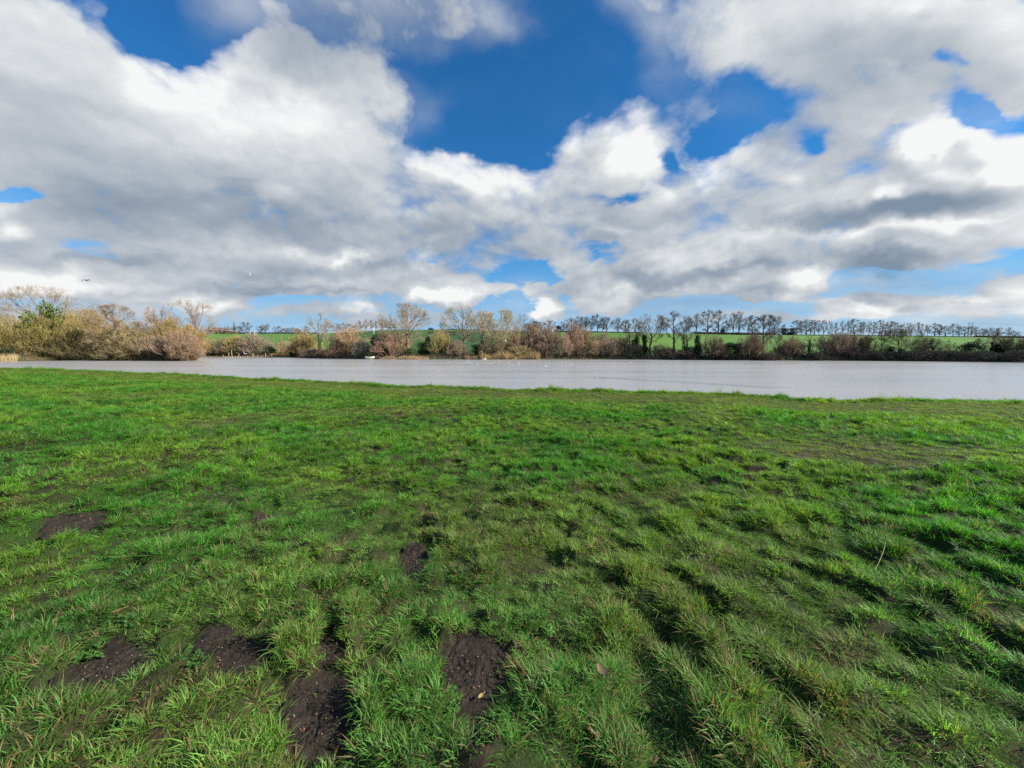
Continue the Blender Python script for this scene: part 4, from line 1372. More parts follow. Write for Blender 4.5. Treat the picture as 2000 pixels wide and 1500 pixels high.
# crest, middle: dark trees on the skyline
GM = 'dark bare trees along the middle skyline'
P('leafy', 1044, 627, 19, float(crest_Y(1044)) - 20, (.070, .060, .040), 'brownish green rounded tree on the slope behind the pink thicket', GM, seed=0)
for u, vt, hw, kd, lab in [
        (1073, 625, 11, 'round', 'round skyline tree right of the brownish green rounded one'),
        (1090, 636, 8, 'leafy', 'dark low evergreen on the skyline behind the pink thicket'),
        (1100, 629, 10, 'round', 'skyline tree between the dark low evergreen and the dark grove'),
        (1116, 621, 14, 'round', 'leftmost dense tree of the dark grove above the red twigged tree'),
        (1131, 618, 14, 'round', 'second dense tree of the dark grove'),
        (1143, 619, 10, 'vase', 'tree in the middle of the dark grove with a thin trunk'),
        (1153, 617, 12, 'round', 'broad tree of the dark grove with a clear stout trunk'),
        (1166, 613, 11, 'vase', 'tallest tree of the dark grove'),
        (1176, 619, 9, 'vase', 'slim tree near the right end of the dark grove'),
        (1184, 619, 11, 'round', 'right end tree of the dark grove'),
        (1206, 622, 14, 'vase', 'paler skyline tree in the gap right of the dark grove'),
        (1221, 625, 7, 'lime', 'narrow dense skyline tree right of the paler one'),
        (1238, 622, 11, 'round', 'skyline tree above the first ivy covered stump'),
        (1252, 630, 8, 'round', 'small skyline tree left of the tall spreading dark tree'),
        (1288, 615, 11, 'vase', 'skyline tree just right of the tall spreading dark tree'),
        (1300, 620, 10, 'round', 'lower skyline tree left of the slender tree with an ivy foot'),
        (1345, 618, 9, 'vase', 'skyline tree right behind the forked tree'),
        (1358, 611, 12, 'vase', 'grey skyline tree above the pointed ivy covered tree'),
        (1380, 607, 12, 'lime', 'tall full skyline tree with one thick straight trunk'),
        (1401, 607, 11, 'lime', 'tall egg shaped skyline tree right of the full one'),
        (1418, 624, 7, 'vase', 'thin small skyline tree beside the egg shaped one'),
        (1430, 611, 10, 'vase', 'skyline tree with several bare trunks, left half of the open clump'),
        (1441, 610, 12, 'vase', 'skyline tree with spreading top, right half of the open clump'),
        (1459, 618, 11, 'round', 'skyline tree leaning over the dark hedge right of the open clump'),
        (1468, 617, 9, 'lime', 'upright skyline tree at the left of the tall dark tree'),
        (1511, 618, 15, 'round', 'broad round skyline tree right of the tall dark tree'),
        (1500, 627, 7, 'lime', 'small skyline tree between the tall dark tree and the broad round one')]:
    P(kd, u, vt, hw, float(crest_Y(u)) + _pr.uniform(2, 9), (.15, .13, .112) if u < 1250 or u > 1480 else (.19, .16, .135), lab, GM, bark=(.085, .075, .066))
P('cone', 1410, 640, 6, float(crest_Y(1410)) + 3, G_DARK, 'small dark pointed evergreen on the skyline below the egg shaped tree', GM, seed=0)
P('leafy', 1526, 640, 9, float(crest_Y(1526)) + 2, (.045, .048, .030), 'low dark thicket on the skyline under the broad round tree', GM, seed=1)
P('leafy', 1545, 640, 10, float(crest_Y(1545)) + 2, (.060, .045, .030), 'brown dark rounded evergreen at the left start of the long tree row', GM, seed=2)

# crest, right: the long even row
GX = 'long even row of bare trees along the right skyline'
row = [1553, 1562, 1571, 1579, 1588, 1597, 1608, 1619, 1629, 1643, 1654, 1666, 1676, 1683, 1692, 1703, 1714, 1727, 1737, 1746, 1756, 1766, 1777, 1788, 1799, 1810, 1822, 1833, 1846, 1857, 1868, 1881, 1893]
for i, u in enumerate(row):
    vt = np.interp(u, [1550, 1560, 1660, 1780, 1860, 1895], [624, 627, 627, 631, 634, 637]) + _pr.choice((-2, -1, 0, 0, 1, 2, 4)) + _pr.uniform(-1, 1)
    lab = 'bare tree in the long even row along the right skyline'
    if i == 0:
        lab = 'first tree of the long even skyline row, beside the brown rounded evergreen'
    if u == 1881:
        lab = 'tree of the long row just left of the twin power poles'
    if u == 1893:
        lab = 'tree of the long row directly behind the twin power poles'
    P(_pr.choice(('lime', 'lime', 'vase', 'round')), u + _pr.uniform(-2.5, 2.5) * (u not in (1881, 1893)), vt, _pr.uniform(4.6, 9.0), float(crest_Y(u)) + 3 + _pr.uniform(0, 3), (.26, .23, .215), lab, GX, bark=(.10, .088, .08))  # twig colour made paler and greyer to paint in distance haze
for u, vt, hw, lab in [(1904, 638, 7, 'small pale tree just right of the twin power poles'), (1916, 641, 6, 'small faint tree second right of the twin power poles'),
                       (1928, 640, 9, 'twiggy low tree above the bare spreading tree'), (1945, 640, 9, 'twiggy tree above the dark hedge at the right, left one'),
                       (1967, 640, 6, 'thin small tree standing on the dark hedge near the right edge'), (1980, 646, 8, 'lowest bushy tree on the skyline near the right edge')]:
    P('vase', u, vt, hw, float(crest_Y(u)) + 4, (.22, .175, .155), lab, 'small faint trees at the right end of the skyline', bark=(.09, .08, .07))

# ------------------------------------------------------------------ low growth along the far water line
def strip_points(rng, u0, u1, n, b0, b1):
    u = u0 + (u1 - u0) * rng.rand(n)
    Y = far_Y(u) + b0 + (b1 - b0) * rng.rand(n)
    x = (u - 1000) / (FPX * math.cos(PITCH)) * Y
    return x, Y, np.maximum(hill_z(x, Y), .02) - .03


def growth(name, label, u0, u1, n, b0, b1, h, w, spread, col, mat, seed, lift=1.0):
    """Stems, blades or brambles in a belt along the shore: nobody could count them."""
    rng = np.random.RandomState(seed)
    x, y, z = strip_points(rng, u0, u1, n, b0, b1)
    A = Acc()
    clump = .55 + .75 * np.clip(pnoise(x * .16 + seed, y * .3) + .5, 0, 1)
    L = h * clump * (.5 + .7 * rng.rand(n))
    D = unit(rng.normal(size=(n, 3)) * spread + np.array([0, 0, lift]))
    ribbons(A, np.stack([x, y, z], -1), D, L, np.full(n, w), rng, .5)
    o = link(name, A.mesh(name, [mat]), color=col)
    tag(o, label, None, None, 'stuff')
    return o


growth('undergrowth', 'brown bramble and dead stems along the foot of the far bushes', 384, 1230, 22000, .6, 9, 1.7, .045, .75, (.24, .18, .115), TWIG, 1)
growth('undergrowth', 'dark bramble along the foot of the trees on the right shore', 1230, 2040, 24000, .6, 7, 1.7, .045, .75, (.17, .135, .10), TWIG, 2)
growth('undergrowth', 'olive bramble along the water under the left willows', -120, 372, 18000, .6, 10, 2.2, .045, .8, (.20, .165, .085), TWIG, 3)
growth('reeds', 'straw coloured reeds at the left edge of the far shore', -80, 38, 5000, -2.0, 2.5, 1.9, .05, .18, (.38, .29, .15), TWIG, 4, 1.0)
growth('reeds', 'rust and straw coloured reeds along the water below the big oak', 735, 838, 3500, -.3, 1.8, 1.1, .05, .3, (.46, .33, .19), TWIG, 5)
growth('reeds', 'golden reeds at the water right of the landing stage', 940, 1054, 5000, -.3, 2.2, 2.2, .05, .25, (.44, .32, .15), TWIG, 6)
growth('reeds', 'reddish dead stems at the left end of the landing stage', 908, 932, 1400, -.2, 1.6, 1.5, .05, .4, (.32, .20, .13), TWIG, 7)
growth('ivy_growth', 'dark leafy ivy and brambles low on the right bank', 1225, 2040, 7000, .8, 6, 1.5, .22, .8, (.032, .044, .022), LEAF, 8)
growth('ivy_growth', 'green leafy growth low between the far bushes', 384, 1225, 4000, 1.5, 8, 1.7, .20, .8, (.045, .065, .025), LEAF, 9)


def hedge(label, u0, u1, dv, dist, th, col, seed):
    """A clipped field hedge that follows the terrain, as one dense run of twigs."""
    rng = np.random.RandomState(seed)
    n = int(abs(u1 - u0) * 26)
    u = u0 + (u1 - u0) * rng.rand(n)
    Y = (crest_Y(u) if dist is None else np.full(n, dist)) + (rng.rand(n) - .5) * th
    x = (u - 1000) / (FPX * math.cos(PITCH)) * Y
    h = dv / FPX * Y
    z = hill_z(x, Y) + rng.rand(n) * h * .55
    A = Acc()
    ribbons(A, np.stack([x, Y, z], -1), unit(rng.normal(size=(n, 3)) * .8 + np.array([0, 0, .5])), h * (.3 + .3 * rng.rand(n)), np.full(n, .30), rng, .4)
    o = link('hedge', A.mesh('hedge', [TWIG]), color=col)
    return tag(o, label, 'hedge', 'field hedges on the hill')


hedge('dark clipped hedge along the top of the bright field under the church spire', 440, 622, 4.5, None, 3, (.085, .070, .055), 1)
hedge('dark hedge on the crest below the dark grove', 1085, 1250, 2.5, None, 3, (.06, .05, .04), 2)
hedge('tall dark hedge on the crest under the open clump of skyline trees', 1350, 1510, 6, None, 4, (.065, .052, .042), 3)
hedge('thin dark hedge under the long even tree row', 1510, 1900, 1.8, None, 3, (.06, .055, .04), 4)
hedge('brown hedge on the skyline at the right edge of the photo', 1893, 2060, 5, None, 4, (.13, .085, .06), 5)
hedge('thin dark hedge on the skyline right of the lone small tree', 868, 960, 2.2, None, 3, (.06, .05, .04), 6)
hedge('brown hedge on the slope below the lone small tree', 838, 905, 3, 290, 5, (.12, .085, .055), 7)

# ------------------------------------------------------------------ built things on the far side
WOOD = plain('weathered_wood', (.36, .29, .20), .85, .3, 3)
PALEPAINT = plain('pale_paint', (.72, .72, .66), .5, .08, 3)
CREAM = plain('cream_hull', (.78, .74, .52), .4, .08, 2)
DARKWOOD = plain('dark_wood', (.060, .042, .030), .85, .3, 3)
SLATE = plain('spire_stone', (.075, .085, .095), .9, .2, .3)
METAL = plain('dark_metal', (.10, .10, .11), .5, .1, 3)


def empty(name, loc, label, cat, group=None, rz=0.):
    o = bpy.data.objects.new(name, None)
    COL.objects.link(o)
    o.location = loc
    o.rotation_euler = (0, 0, rz)
    return tag(o, label, cat, group)


def cyl(A, p, q, r0, r1, sides=8):
    tubes(A, np.array([[p, q]], float), [r0], [r1], sides)
    base = A.n
    c = A.V[-1]
    A.add([q], np.zeros((0, 3), int))
    k = np.arange(sides)
    A.F.setdefault(3, []).append(np.stack([base - sides + k, base - sides + (k + 1) % sides, np.full(sides, base)], -1))


# church spire beyond the crest
cy = 1150.0
cx = px_x(460.5, cy)
zt = CAM_Z + ray(460.5, 623.5)[1] * cy
zb_ = CAM_Z + ray(460.5, 654)[1] * cy
hh = zt - zb_
ch = empty('church_spire', (cx, cy, zb_), 'dark slender church spire on the left skyline', 'church')
A = Acc()
A.box((0, 0, hh * .22), (6.2, 6.2, hh * .44))
for sx in (-1, 1):
    for sy in (-1, 1):
        A.box((sx * 3.0, sy * 3.0, hh * .24), (.9, .9, hh * .50), 0, .8)
link('tower', A.mesh('tower', [SLATE]), ch)
A = Acc()
cyl(A, (0, 0, hh * .44), (0, 0, hh * .97), 2.9, .12, 8)
link('spire', A.mesh('spire', [SLATE]), ch)
A = Acc()
cyl(A, (0, 0, hh * .96), (0, 0, hh * 1.03), .10, .07, 6)
A.box((0, 0, hh * 1.005), (1.2, .15, .15))
link('cross', A.mesh('cross', [METAL]), ch)
A = Acc()
for rz in (0, math.pi / 2):
    for sx in (-.8, .8):
        for s in (-1, 1):
            c, sn = math.cos(rz), math.sin(rz)
            A.box((sx * c - s * 3.11 * sn, sx * sn + s * 3.11 * c, hh * .37), (.8, .06, 2.6), rz)
link('belfry_window', A.mesh('belfry_window', [DARKWOOD]), ch)

# poles and posts
def post(name, u, v0, v1, Y, r, mat, label, group=None, cap=False):
    x = px_x(u, Y)
    z0 = min(float(hill_z(x, Y)), CAM_Z + ray(u, v1)[1] * Y) - .2
    z1 = CAM_Z + ray(u, v0)[1] * Y
    A = Acc()
    cyl(A, (0, 0, 0), (0, 0, z1 - z0), r, r * .8)
    if cap:
        A.box((0, 0, z1 - z0 + .04), (r * 3.0, r * 3.0, .10))
    o = link(name, A.mesh(name, [mat]), None, (x, Y, z0))
    return tag(o, label, 'pole' if 'pole' in name else 'post', group)


post('white_pole', 731.5, 639, 653, 200, .10, PALEPAINT, 'slim white pole rising above the dark evergreen by the boat', cap=True)
post('white_post', 490.5, 648.5, 655, 330, .19, PALEPAINT, 'left one of two white posts in the field above the grey brown dome bush', 'white posts in the field')
post('white_post', 499.5, 647.5, 654.5, 330, .19, PALEPAINT, 'right one of two white posts in the field above the grey brown dome bush', 'white posts in the field')

# landing wall along the far water, with its posts
Ye = 210.0
xa, xb = px_x(378, Ye), px_x(562, Ye)
A = Acc()
nseg = 40
for k in range(nseg):
    xm = xa + (xb - xa) * (k + .5) / nseg
    A.box((xm, Ye + .4 * math.sin(k * .35), .16), ((xb - xa) / nseg * .985, .5, .55 + .03 * math.sin(k * 2.1)))
tag(link('lake_edging', A.mesh('lake_edging', [WOOD])), 'long low pale timber edging along the far water below the church spire', 'edging')
for u, v0, lab in [(435.5, 693, 'short fence post leftmost on the pale edging'), (446.5, 689, 'fence post second from left on the pale edging'), (452.5, 683, 'tallest thin post on the pale edging'),
                   (466, 691, 'post left of the white bird flying over the edging'), (494, 690, 'post right of the white bird flying over the edging'), (503, 693, 'short post below the large grey brown dome bush'),
                   (518.5, 690, 'post at the right side of the large grey brown dome bush'), (530.5, 691.5, 'rightmost post on the pale edging')]:
    post('fence_post', u, v0, 697, Ye + .6, .14, WOOD, lab, 'thin posts along the pale edging')

# upturned pale boat
bY = 155.0
boat = empty('rowing_boat', (px_x(722.5, bY), bY, .12), 'pale cream rowing boat lying at the foot of the dark evergreen', 'boat', None, .08)
A = Acc()
L_, B_, D_ = 3.6, .75, .85
ns, nc = 15, 8
ring = []
for i in range(ns):
    t = i / (ns - 1)
    w = B_ * (1 - abs(2 * t - .9) ** 2.6 * .85) if t > .05 else B_ * .62
    w = max(w, .04)
    sheer = .16 * (2 * t - 1) ** 2
    ring.append([((t - .5) * L_, -w * math.cos(math.pi * j / (nc - 1)), D_ + sheer - (D_ * (1 - .25 * t * t)) * math.sin(math.pi * j / (nc - 1)) ** .7) for j in range(nc)])
V = np.array(ring).reshape(-1, 3)
i, j = np.meshgrid(np.arange(ns - 1), np.arange(nc - 1), indexing='ij')
A.add(V, np.stack([i * nc + j, i * nc + j + 1, (i + 1) * nc + j + 1, (i + 1) * nc + j], -1).reshape(-1, 4), [tuple(range(nc))])
link('hull', A.mesh('hull', [CREAM], True), boat)
A = Acc()
for s in (0, -1):
    e = np.array([r[s] for r in ring]) + np.array([0, 0, .02])
    tubes(A, e[None], [.045], [.045], 5)
link('gunwale', A.mesh('gunwale', [PALEPAINT]), boat)
for k in (-.7, .15, .95):
    A = Acc()
    A.box((k, 0, D_ * .72), (.24, B_ * 1.75 * (1 - abs(2 * (k / L_ + .5) - .9) ** 2.6 * .85), .035))
    link('seat', A.mesh('seat', [WOOD]), boat)

# dark landing stage with a white punt at its end
sY = 149.0
x0, x1 = px_x(922, sY), px_x(941, sY)
stage = empty('landing_stage', ((x0 + x1) / 2, sY, 0), 'low dark wooden landing stage below the three tall bare trees', 'landing stage')
A = Acc()
m_ = 14
for k in range(m_):
    A.box(((k + .5) / m_ * (x1 - x0) - (x1 - x0) / 2, 0, .30), ((x1 - x0) / m_ * .93, 1.3, .06))
link('deck', A.mesh('deck', [DARKWOOD]), stage)
for k in range(4):
    for s in (-.55, .55):
        A = Acc()
        cyl(A, ((k / 3 - .5) * (x1 - x0) * .94, s, -1.0), ((k / 3 - .5) * (x1 - x0) * .94, s, .50), .08, .07, 7)
        link('pile', A.mesh('pile', [DARKWOOD]), stage)
punt = empty('punt', (px_x(944.5, sY - .3), sY - .3, .02), 'small flat white punt at the right end of the dark landing stage', 'boat')
A = Acc()
A.box((0, 0, .16), (1.7, .75, .36), 0, 1.12)
A.box((0, 0, .36), (1.95, .90, .07))
link('hull', A.mesh('hull', [PALEPAINT]), punt)
A = Acc()
A.box((.1, 0, .42), (.25, .7, .04))
link('seat', A.mesh('seat', [WOOD]), punt)

# twin power poles with their wire on the right skyline
pY = float(crest_Y(1890)) - 3
pxs = [px_x(1887.5, pY), px_x(1893.7, pY)]
pz = float(hill_z(pxs[0], pY)) - .3
ptop = CAM_Z + ray(1890, 629.5)[1] * pY
pw = empty('power_poles', (pxs[0], pY, pz), 'tall twin wooden power poles standing in the long even tree row', 'power pole')
for x in pxs:
    A = Acc()
    cyl(A, (x - pxs[0], 0, 0), (x - pxs[0], 0, ptop - pz), .24, .17, 8)
    link('pole', A.mesh('pole', [DARKWOOD]), pw)
A = Acc()
A.box(((pxs[1] - pxs[0]) / 2, .3, ptop - pz - 1.0), (pxs[1] - pxs[0] + 2.4, .16, .2))
link('crossarm', A.mesh('crossarm', [DARKWOOD]), pw)
for k in (-.9, (pxs[1] - pxs[0]) / 2, pxs[1] - pxs[0] + .9):
    A = Acc()
    cyl(A, (k, .3, ptop - pz - .9), (k, .3, ptop - pz - .45), .10, .06, 6)
    link('insulator', A.mesh('insulator', [PALEPAINT]), pw)


def cable(name, P0, P1, sag, r, mat, label):
    t = np.linspace(0, 1, 24)[:, None]
    C = np.array(P0) * (1 - t) + np.array(P1) * t
    C[:, 2] -= (4 * sag * t * (1 - t))[:, 0]
    A = Acc()
    tubes(A, C[None], [r], [r], 5)
    return tag(link(name, A.mesh(name, [mat], True)), label, 'cable')


cable('power_line', (pxs[1] + .9, pY + .3, ptop - .45), (px_x(2150, pY - 30), pY - 30, CAM_Z + ray(2150, 633)[1] * (pY - 30)), 1.2, .05, METAL, 'thin dark power line running right from the twin power poles')
cable('overhead_wire', (px_x(300, 133), 133, CAM_Z + ray(300, 633)[1] * 133), (px_x(470, 300), 300, CAM_Z + ray(470, 646)[1] * 300), .4, .045, PALEPAINT, 'thin pale wire crossing in front of the tall craggy tree')

# ------------------------------------------------------------------ gulls
def feather(name, c, r=.6):
    return plain(name, c, r, .06, 30)


WHITE_F, DARK_F, BEAK = feather('white_feathers', (.80, .80, .80)), feather('dark_feathers', (.055, .055, .06)), feather('beak', (.35, .12, .04), .5)
GREY_F = feather('grey_feathers', (.42, .44, .47))


def spindle(A, prof, sides=8):
    """Closed body from (x, half width, z centre, half height) sections."""
    V = []
    for x, w, zc, h in prof:
        for k in range(sides):
            a = 2 * math.pi * k / sides
            V.append((x, w * math.cos(a), zc + h * math.sin(a)))
    n = len(prof)
    F = [(i * sides + k, i * sides + (k + 1) % sides, (i + 1) * sides + (k + 1) % sides, (i + 1) * sides + k) for i in range(n - 1) for k in range(sides)]
    A.add(V, F, [tuple(range(sides))[::-1]], )
    A.F.setdefault(sides, []).append(np.array([[(n - 1) * sides + k for k in range(sides)]]) + A.n - len(V))


SIT = [(-.21, .004, .075, .004), (-.17, .025, .07, .012), (-.10, .055, .055, .04), (0, .075, .045, .06), (.09, .068, .05, .06), (.135, .04, .09, .05), (.15, .032, .135, .035), (.175, .034, .15, .032), (.20, .022, .148, .02), (.212, .008, .145, .008), (.245, .003, .137, .004)]


def sitting_gull():
    A = Acc()
    spindle(A, SIT)
    return A.mesh('body', [WHITE_F], True)


def folded_wing():
    A = Acc()
    for s in (-1, 1):
        V = [(.08, s * .070, .075), (-.05, s * .080, .090), (-.16, s * .045, .090), (-.25, s * .012, .098), (-.14, s * .055, .055), (-.02, s * .083, .045)]
        q = np.array(V)
        A.add(np.concatenate([q, q + np.array([0, s * .010, .004])]), [(0, 1, 2, 3, 4, 5), (11, 10, 9, 8, 7, 6)], [(k, (k + 1) % 6, (k + 1) % 6 + 6, k + 6) for k in range(6)])
    return A.mesh('wing', [GREY_F])


GULL_BODY, GULL_WING = sitting_gull(), folded_wing()
FLY = [(-.22, .05, 0, .004), (-.15, .035, 0, .012), (-.08, .05, 0, .04), (.02, .062, 0, .055), (.10, .05, .005, .048), (.15, .034, .01, .034), (.185, .030, .012, .028), (.21, .012, .008, .012), (.245, .003, .002, .004)]


def flying_gull(wing_up, tip, mats, label, u, v, Y, heading, roll=0., scale=1.0, pitch=0., group='gulls in flight'):
    x, z = ray(u, v)
    o = empty('gull', (x * Y, Y, CAM_Z + z * Y), label, 'gull', group, heading)
    o.rotation_euler = (roll, pitch, heading)
    o.scale = (scale,) * 3
    A = Acc()
    spindle(A, FLY)
    link('body', A.mesh('body', [mats[0]], True), o)
    for s in (-1, 1):
        secs = [(0, .03, .12, 0, .016), (.22, .045, .10, wing_up * .20, .012), (.38, .01, .085, wing_up * .26 + .02, .009), (.56, -.10, .05, wing_up * .26 + tip * .14, .006), (.66, -.18, .012, wing_up * .24 + tip * .26, .003)]
        V = []
        for y, xc, hw_, zz, th in secs:
            V += [(xc + hw_, s * y, zz), (xc, s * y, zz + th), (xc - hw_, s * y, zz), (xc, s * y, zz - th)]
        A = Acc()
        n = len(secs)
        A.add(V, [(i * 4 + k, i * 4 + (k + 1) % 4, (i + 1) * 4 + (k + 1) % 4, (i + 1) * 4 + k) for i in range(n - 1) for k in range(4)])
        link('wing', A.mesh('wing', [mats[1]], True), o)
    return o


flying_gull(.55, -1.0, (DARK_F, DARK_F), 'dark gull gliding with bent wings in the sky above the wide domed tree', 169, 548, 58, R(8), R(12), 1.0, R(-5))
flying_gull(.9, .5, (WHITE_F, GREY_F), 'white gull with raised wings in the sky above the church spire', 490, 537, 72, R(70), R(18))
flying_gull(.3, -.3, (WHITE_F, GREY_F), 'tiny pale gull highest in the sky at the left', 238, 497, 95, R(140), R(-15))
flying_gull(.2, -.2, (DARK_F, DARK_F), 'tiny dark bird in the sky left of the white gull', 421, 552, 110, R(30), 0)
flying_gull(1.0, .8, (WHITE_F, WHITE_F), 'white bird with raised wings flying low over the water before the pale edging', 478, 691.5, 75, R(160), R(25), 1.15)
flying_gull(.5, -.4, (WHITE_F, WHITE_F), 'white gull flying in front of the three tall bare trees', 987, 666, 90, R(12), R(-10), 1.1)
flying_gull(.9, -.8, (WHITE_F, GREY_F), 'white gull flapping just above the floating flock', 983.5, 710.5, 105, R(75), R(30), 1.0)
flying_gull(.8, .4, (WHITE_F, GREY_F), 'white gull flapping low over the water right of the flock', 1346, 715.5, 95, R(100), R(10), 1.1)
flying_gull(.9, .3, (WHITE_F, WHITE_F), 'white gull with upright wings at the right end of the flock', 1244.5, 714.5, 96, R(95), R(5), .95)


def float_gull(u, v, label, group='gulls floating on the lake', scale=1.0):
    Y = -CAM_Z / ray(u, v)[1]
    o = empty('floating_gull', (px_x(u, Y), Y, -.02), label, 'gull', group, _pr.uniform(0, 6.28))
    o.scale = (scale,) * 3
    link('body', GULL_BODY, o)
    link('wing', GULL_WING, o)


float_gull(858.7, 726.3, 'lone white gull floating far left of the flock, nearest of the floating gulls', scale=1.15)
float_gull(1444, 718.5, 'single white gull floating right of the flock below the dark trees')
flock = [(874, 708.5), (879, 709.5), (906, 710.2), (911, 707.5), (917, 709.3), (922, 711.2), (931, 705.8), (932, 711.6), (937, 708.8), (940, 709.3), (949, 711.3), (954, 709.2), (958, 711), (962, 707.6), (967, 706.3), (975, 706.8), (973, 710.6),
         (991, 707.6), (996, 713), (1000, 713.4), (1008, 712.5), (1012, 707.8), (1010, 712), (1014, 711.3), (1021, 707.6), (1027, 707.5), (1030, 711.3), (1035, 707), (1044, 706.8), (1054, 709), (1060, 715.4), (1064, 715.2), (1067, 715.8), (1071, 715.4),
         (1074, 708.6), (1080, 706.9), (1090, 707.5), (1097, 708), (1105, 707.2), (1114, 713.2), (1116, 708.6), (1117, 713), (1120, 712.6), (1124, 711.5), (1125, 709.8), (1134, 707.4), (1160, 708.6), (1173, 709.2), (1186, 707.8), (1197, 707.4), (1210, 708.6),
         (1211, 709.4), (1220, 711.2), (1214, 708), (1232, 708.2), (1236, 709), (1253, 708.8), (1282, 708.8), (1311, 709.2)]
for u, v in flock:
    float_gull(u, v, 'small white gull floating in the scattered flock near the far shore')

# ------------------------------------------------------------------ grass
def grass_material():
    m, N, out = material('grass_blades')
    tint = attr(N, 'tint', 'INSTANCER').outputs['Color']
    dryness = attr(N, 'dry', 'INSTANCER').outputs['Fac']
    bl = attr(N, 'blade').outputs['Fac']
    tip = attr(N, 'tip').outputs['Fac']
    k = N.range(bl, 0, 1, .62, 1.40)
    c = N.vmath('SCALE', tint, scale=k)
    hue = N.range(N.noise(N.comb(bl, bl, bl), 37.0, 1, .5), .35, .65)
    c = N.mix(N.math('MULTIPLY', hue, .40), c, N.vmath('MULTIPLY', c, (1.50, 1.06, .95)))
    th = N.math('SUBTRACT', 1.0, dryness)
    isdry = N.math('GREATER_THAN', N.math('FRACT', N.math('MULTIPLY', bl, 7.31)), th)
    straw = N.mix(N.math('FRACT', N.math('MULTIPLY', bl, 13.7)), (.20, .135, .055), (.34, .27, .13))
    c = N.mix(isdry, c, straw)
    c = N.mix(N.math('MULTIPLY', N.range(tip, .82, 1.0), .35), c, (.22, .20, .07))
    d = N.n('ShaderNodeBsdfPrincipled')
    N.put(d.inputs['Base Color'], c)
    d.inputs['Roughness'].default_value = .55
    d.inputs['Specular IOR Level'].default_value = .32
    tr = N.n('ShaderNodeBsdfTranslucent')
    N.put(tr.inputs['Color'], N.vmath('MULTIPLY', c, (1.35, 1.35, .65)))
    mx = N.n('ShaderNodeMixShader')
    mx.inputs[0].default_value = .48
    N.t.links.new(d.outputs[0], mx.inputs[1])
    N.t.links.new(tr.outputs[0], mx.inputs[2])
    N.t.links.new(mx.outputs[0], out.inputs[0])
    return m


GRASS = grass_material()


def tuft(seed, n, spread, length, width, lay, droop):
    """A handful of bent grass blades, about 10 cm tall."""
    rng = np.random.RandomState(seed)
    r = spread * np.sqrt(rng.rand(n))
    a = rng.rand(n) * 6.283
    P = np.stack([r * np.cos(a), r * np.sin(a), -.012 + 0 * a], -1)
    b = a + rng.normal(size=n) * .75
    h = np.stack([np.cos(b), np.sin(b), 0 * b], -1)
    L = length * (.45 + .75 * rng.rand(n))
    lean = np.clip(lay + rng.normal(size=n) * .28, .02, 1.35)
    W = width * (.6 + .7 * rng.rand(n))
    s = np.stack([-np.sin(b), np.cos(b), 0 * b], -1)
    tw = rng.normal(size=(n, 1)) * .5
    side = unit(s + np.array([0, 0, 1.]) * tw)
    S = 4
    pts = [P]
    ang = lean * .55
    for k in range(S - 1):
        d = h * np.sin(ang)[:, None] + np.array([0, 0, 1.]) * np.cos(ang)[:, None]
        pts.append(pts[-1] + d * (L / (S - 1))[:, None])
        ang = ang + (droop * (.6 + .8 * rng.rand(n))) / (S - 1) + lean * .3
    V, tp = [], []
    for k in range(S):
        w = W * (1.0, .95, .62, 0)[k] * .5
        if k < S - 1:
            V += [pts[k] - side * w[:, None], pts[k] + side * w[:, None]]
            tp += [k / (S - 1)] * 2
        else:
            V.append(pts[k])
            tp.append(1.0)
    m = len(V)
    V = np.stack(V, 1)
    i = np.arange(n)[:, None] * m
    F4 = np.concatenate([i + np.array([[0, 1, 3, 2]]), i + np.array([[2, 3, 5, 4]])])
    F3 = i + np.array([[4, 5, 6]])
    bl = np.repeat(rng.rand(n), m)
    return np_mesh('tuft', V.reshape(-1, 3), [F4, F3], [GRASS], True, {'blade': ('FLOAT', bl), 'tip': ('FLOAT', np.tile(tp, n))})


TUFTS = ([tuft(50 + k, 38, .045, .085, .0040, .72, .70) for k in range(5)]       # lush, arching
         + [tuft(60 + k, 38, .055, .050, .0034, .80, .45) for k in range(4)]     # short, grazed
         + [tuft(70 + k, 32, .055, .095, .0040, 1.12, .50) for k in range(4)])   # lying over


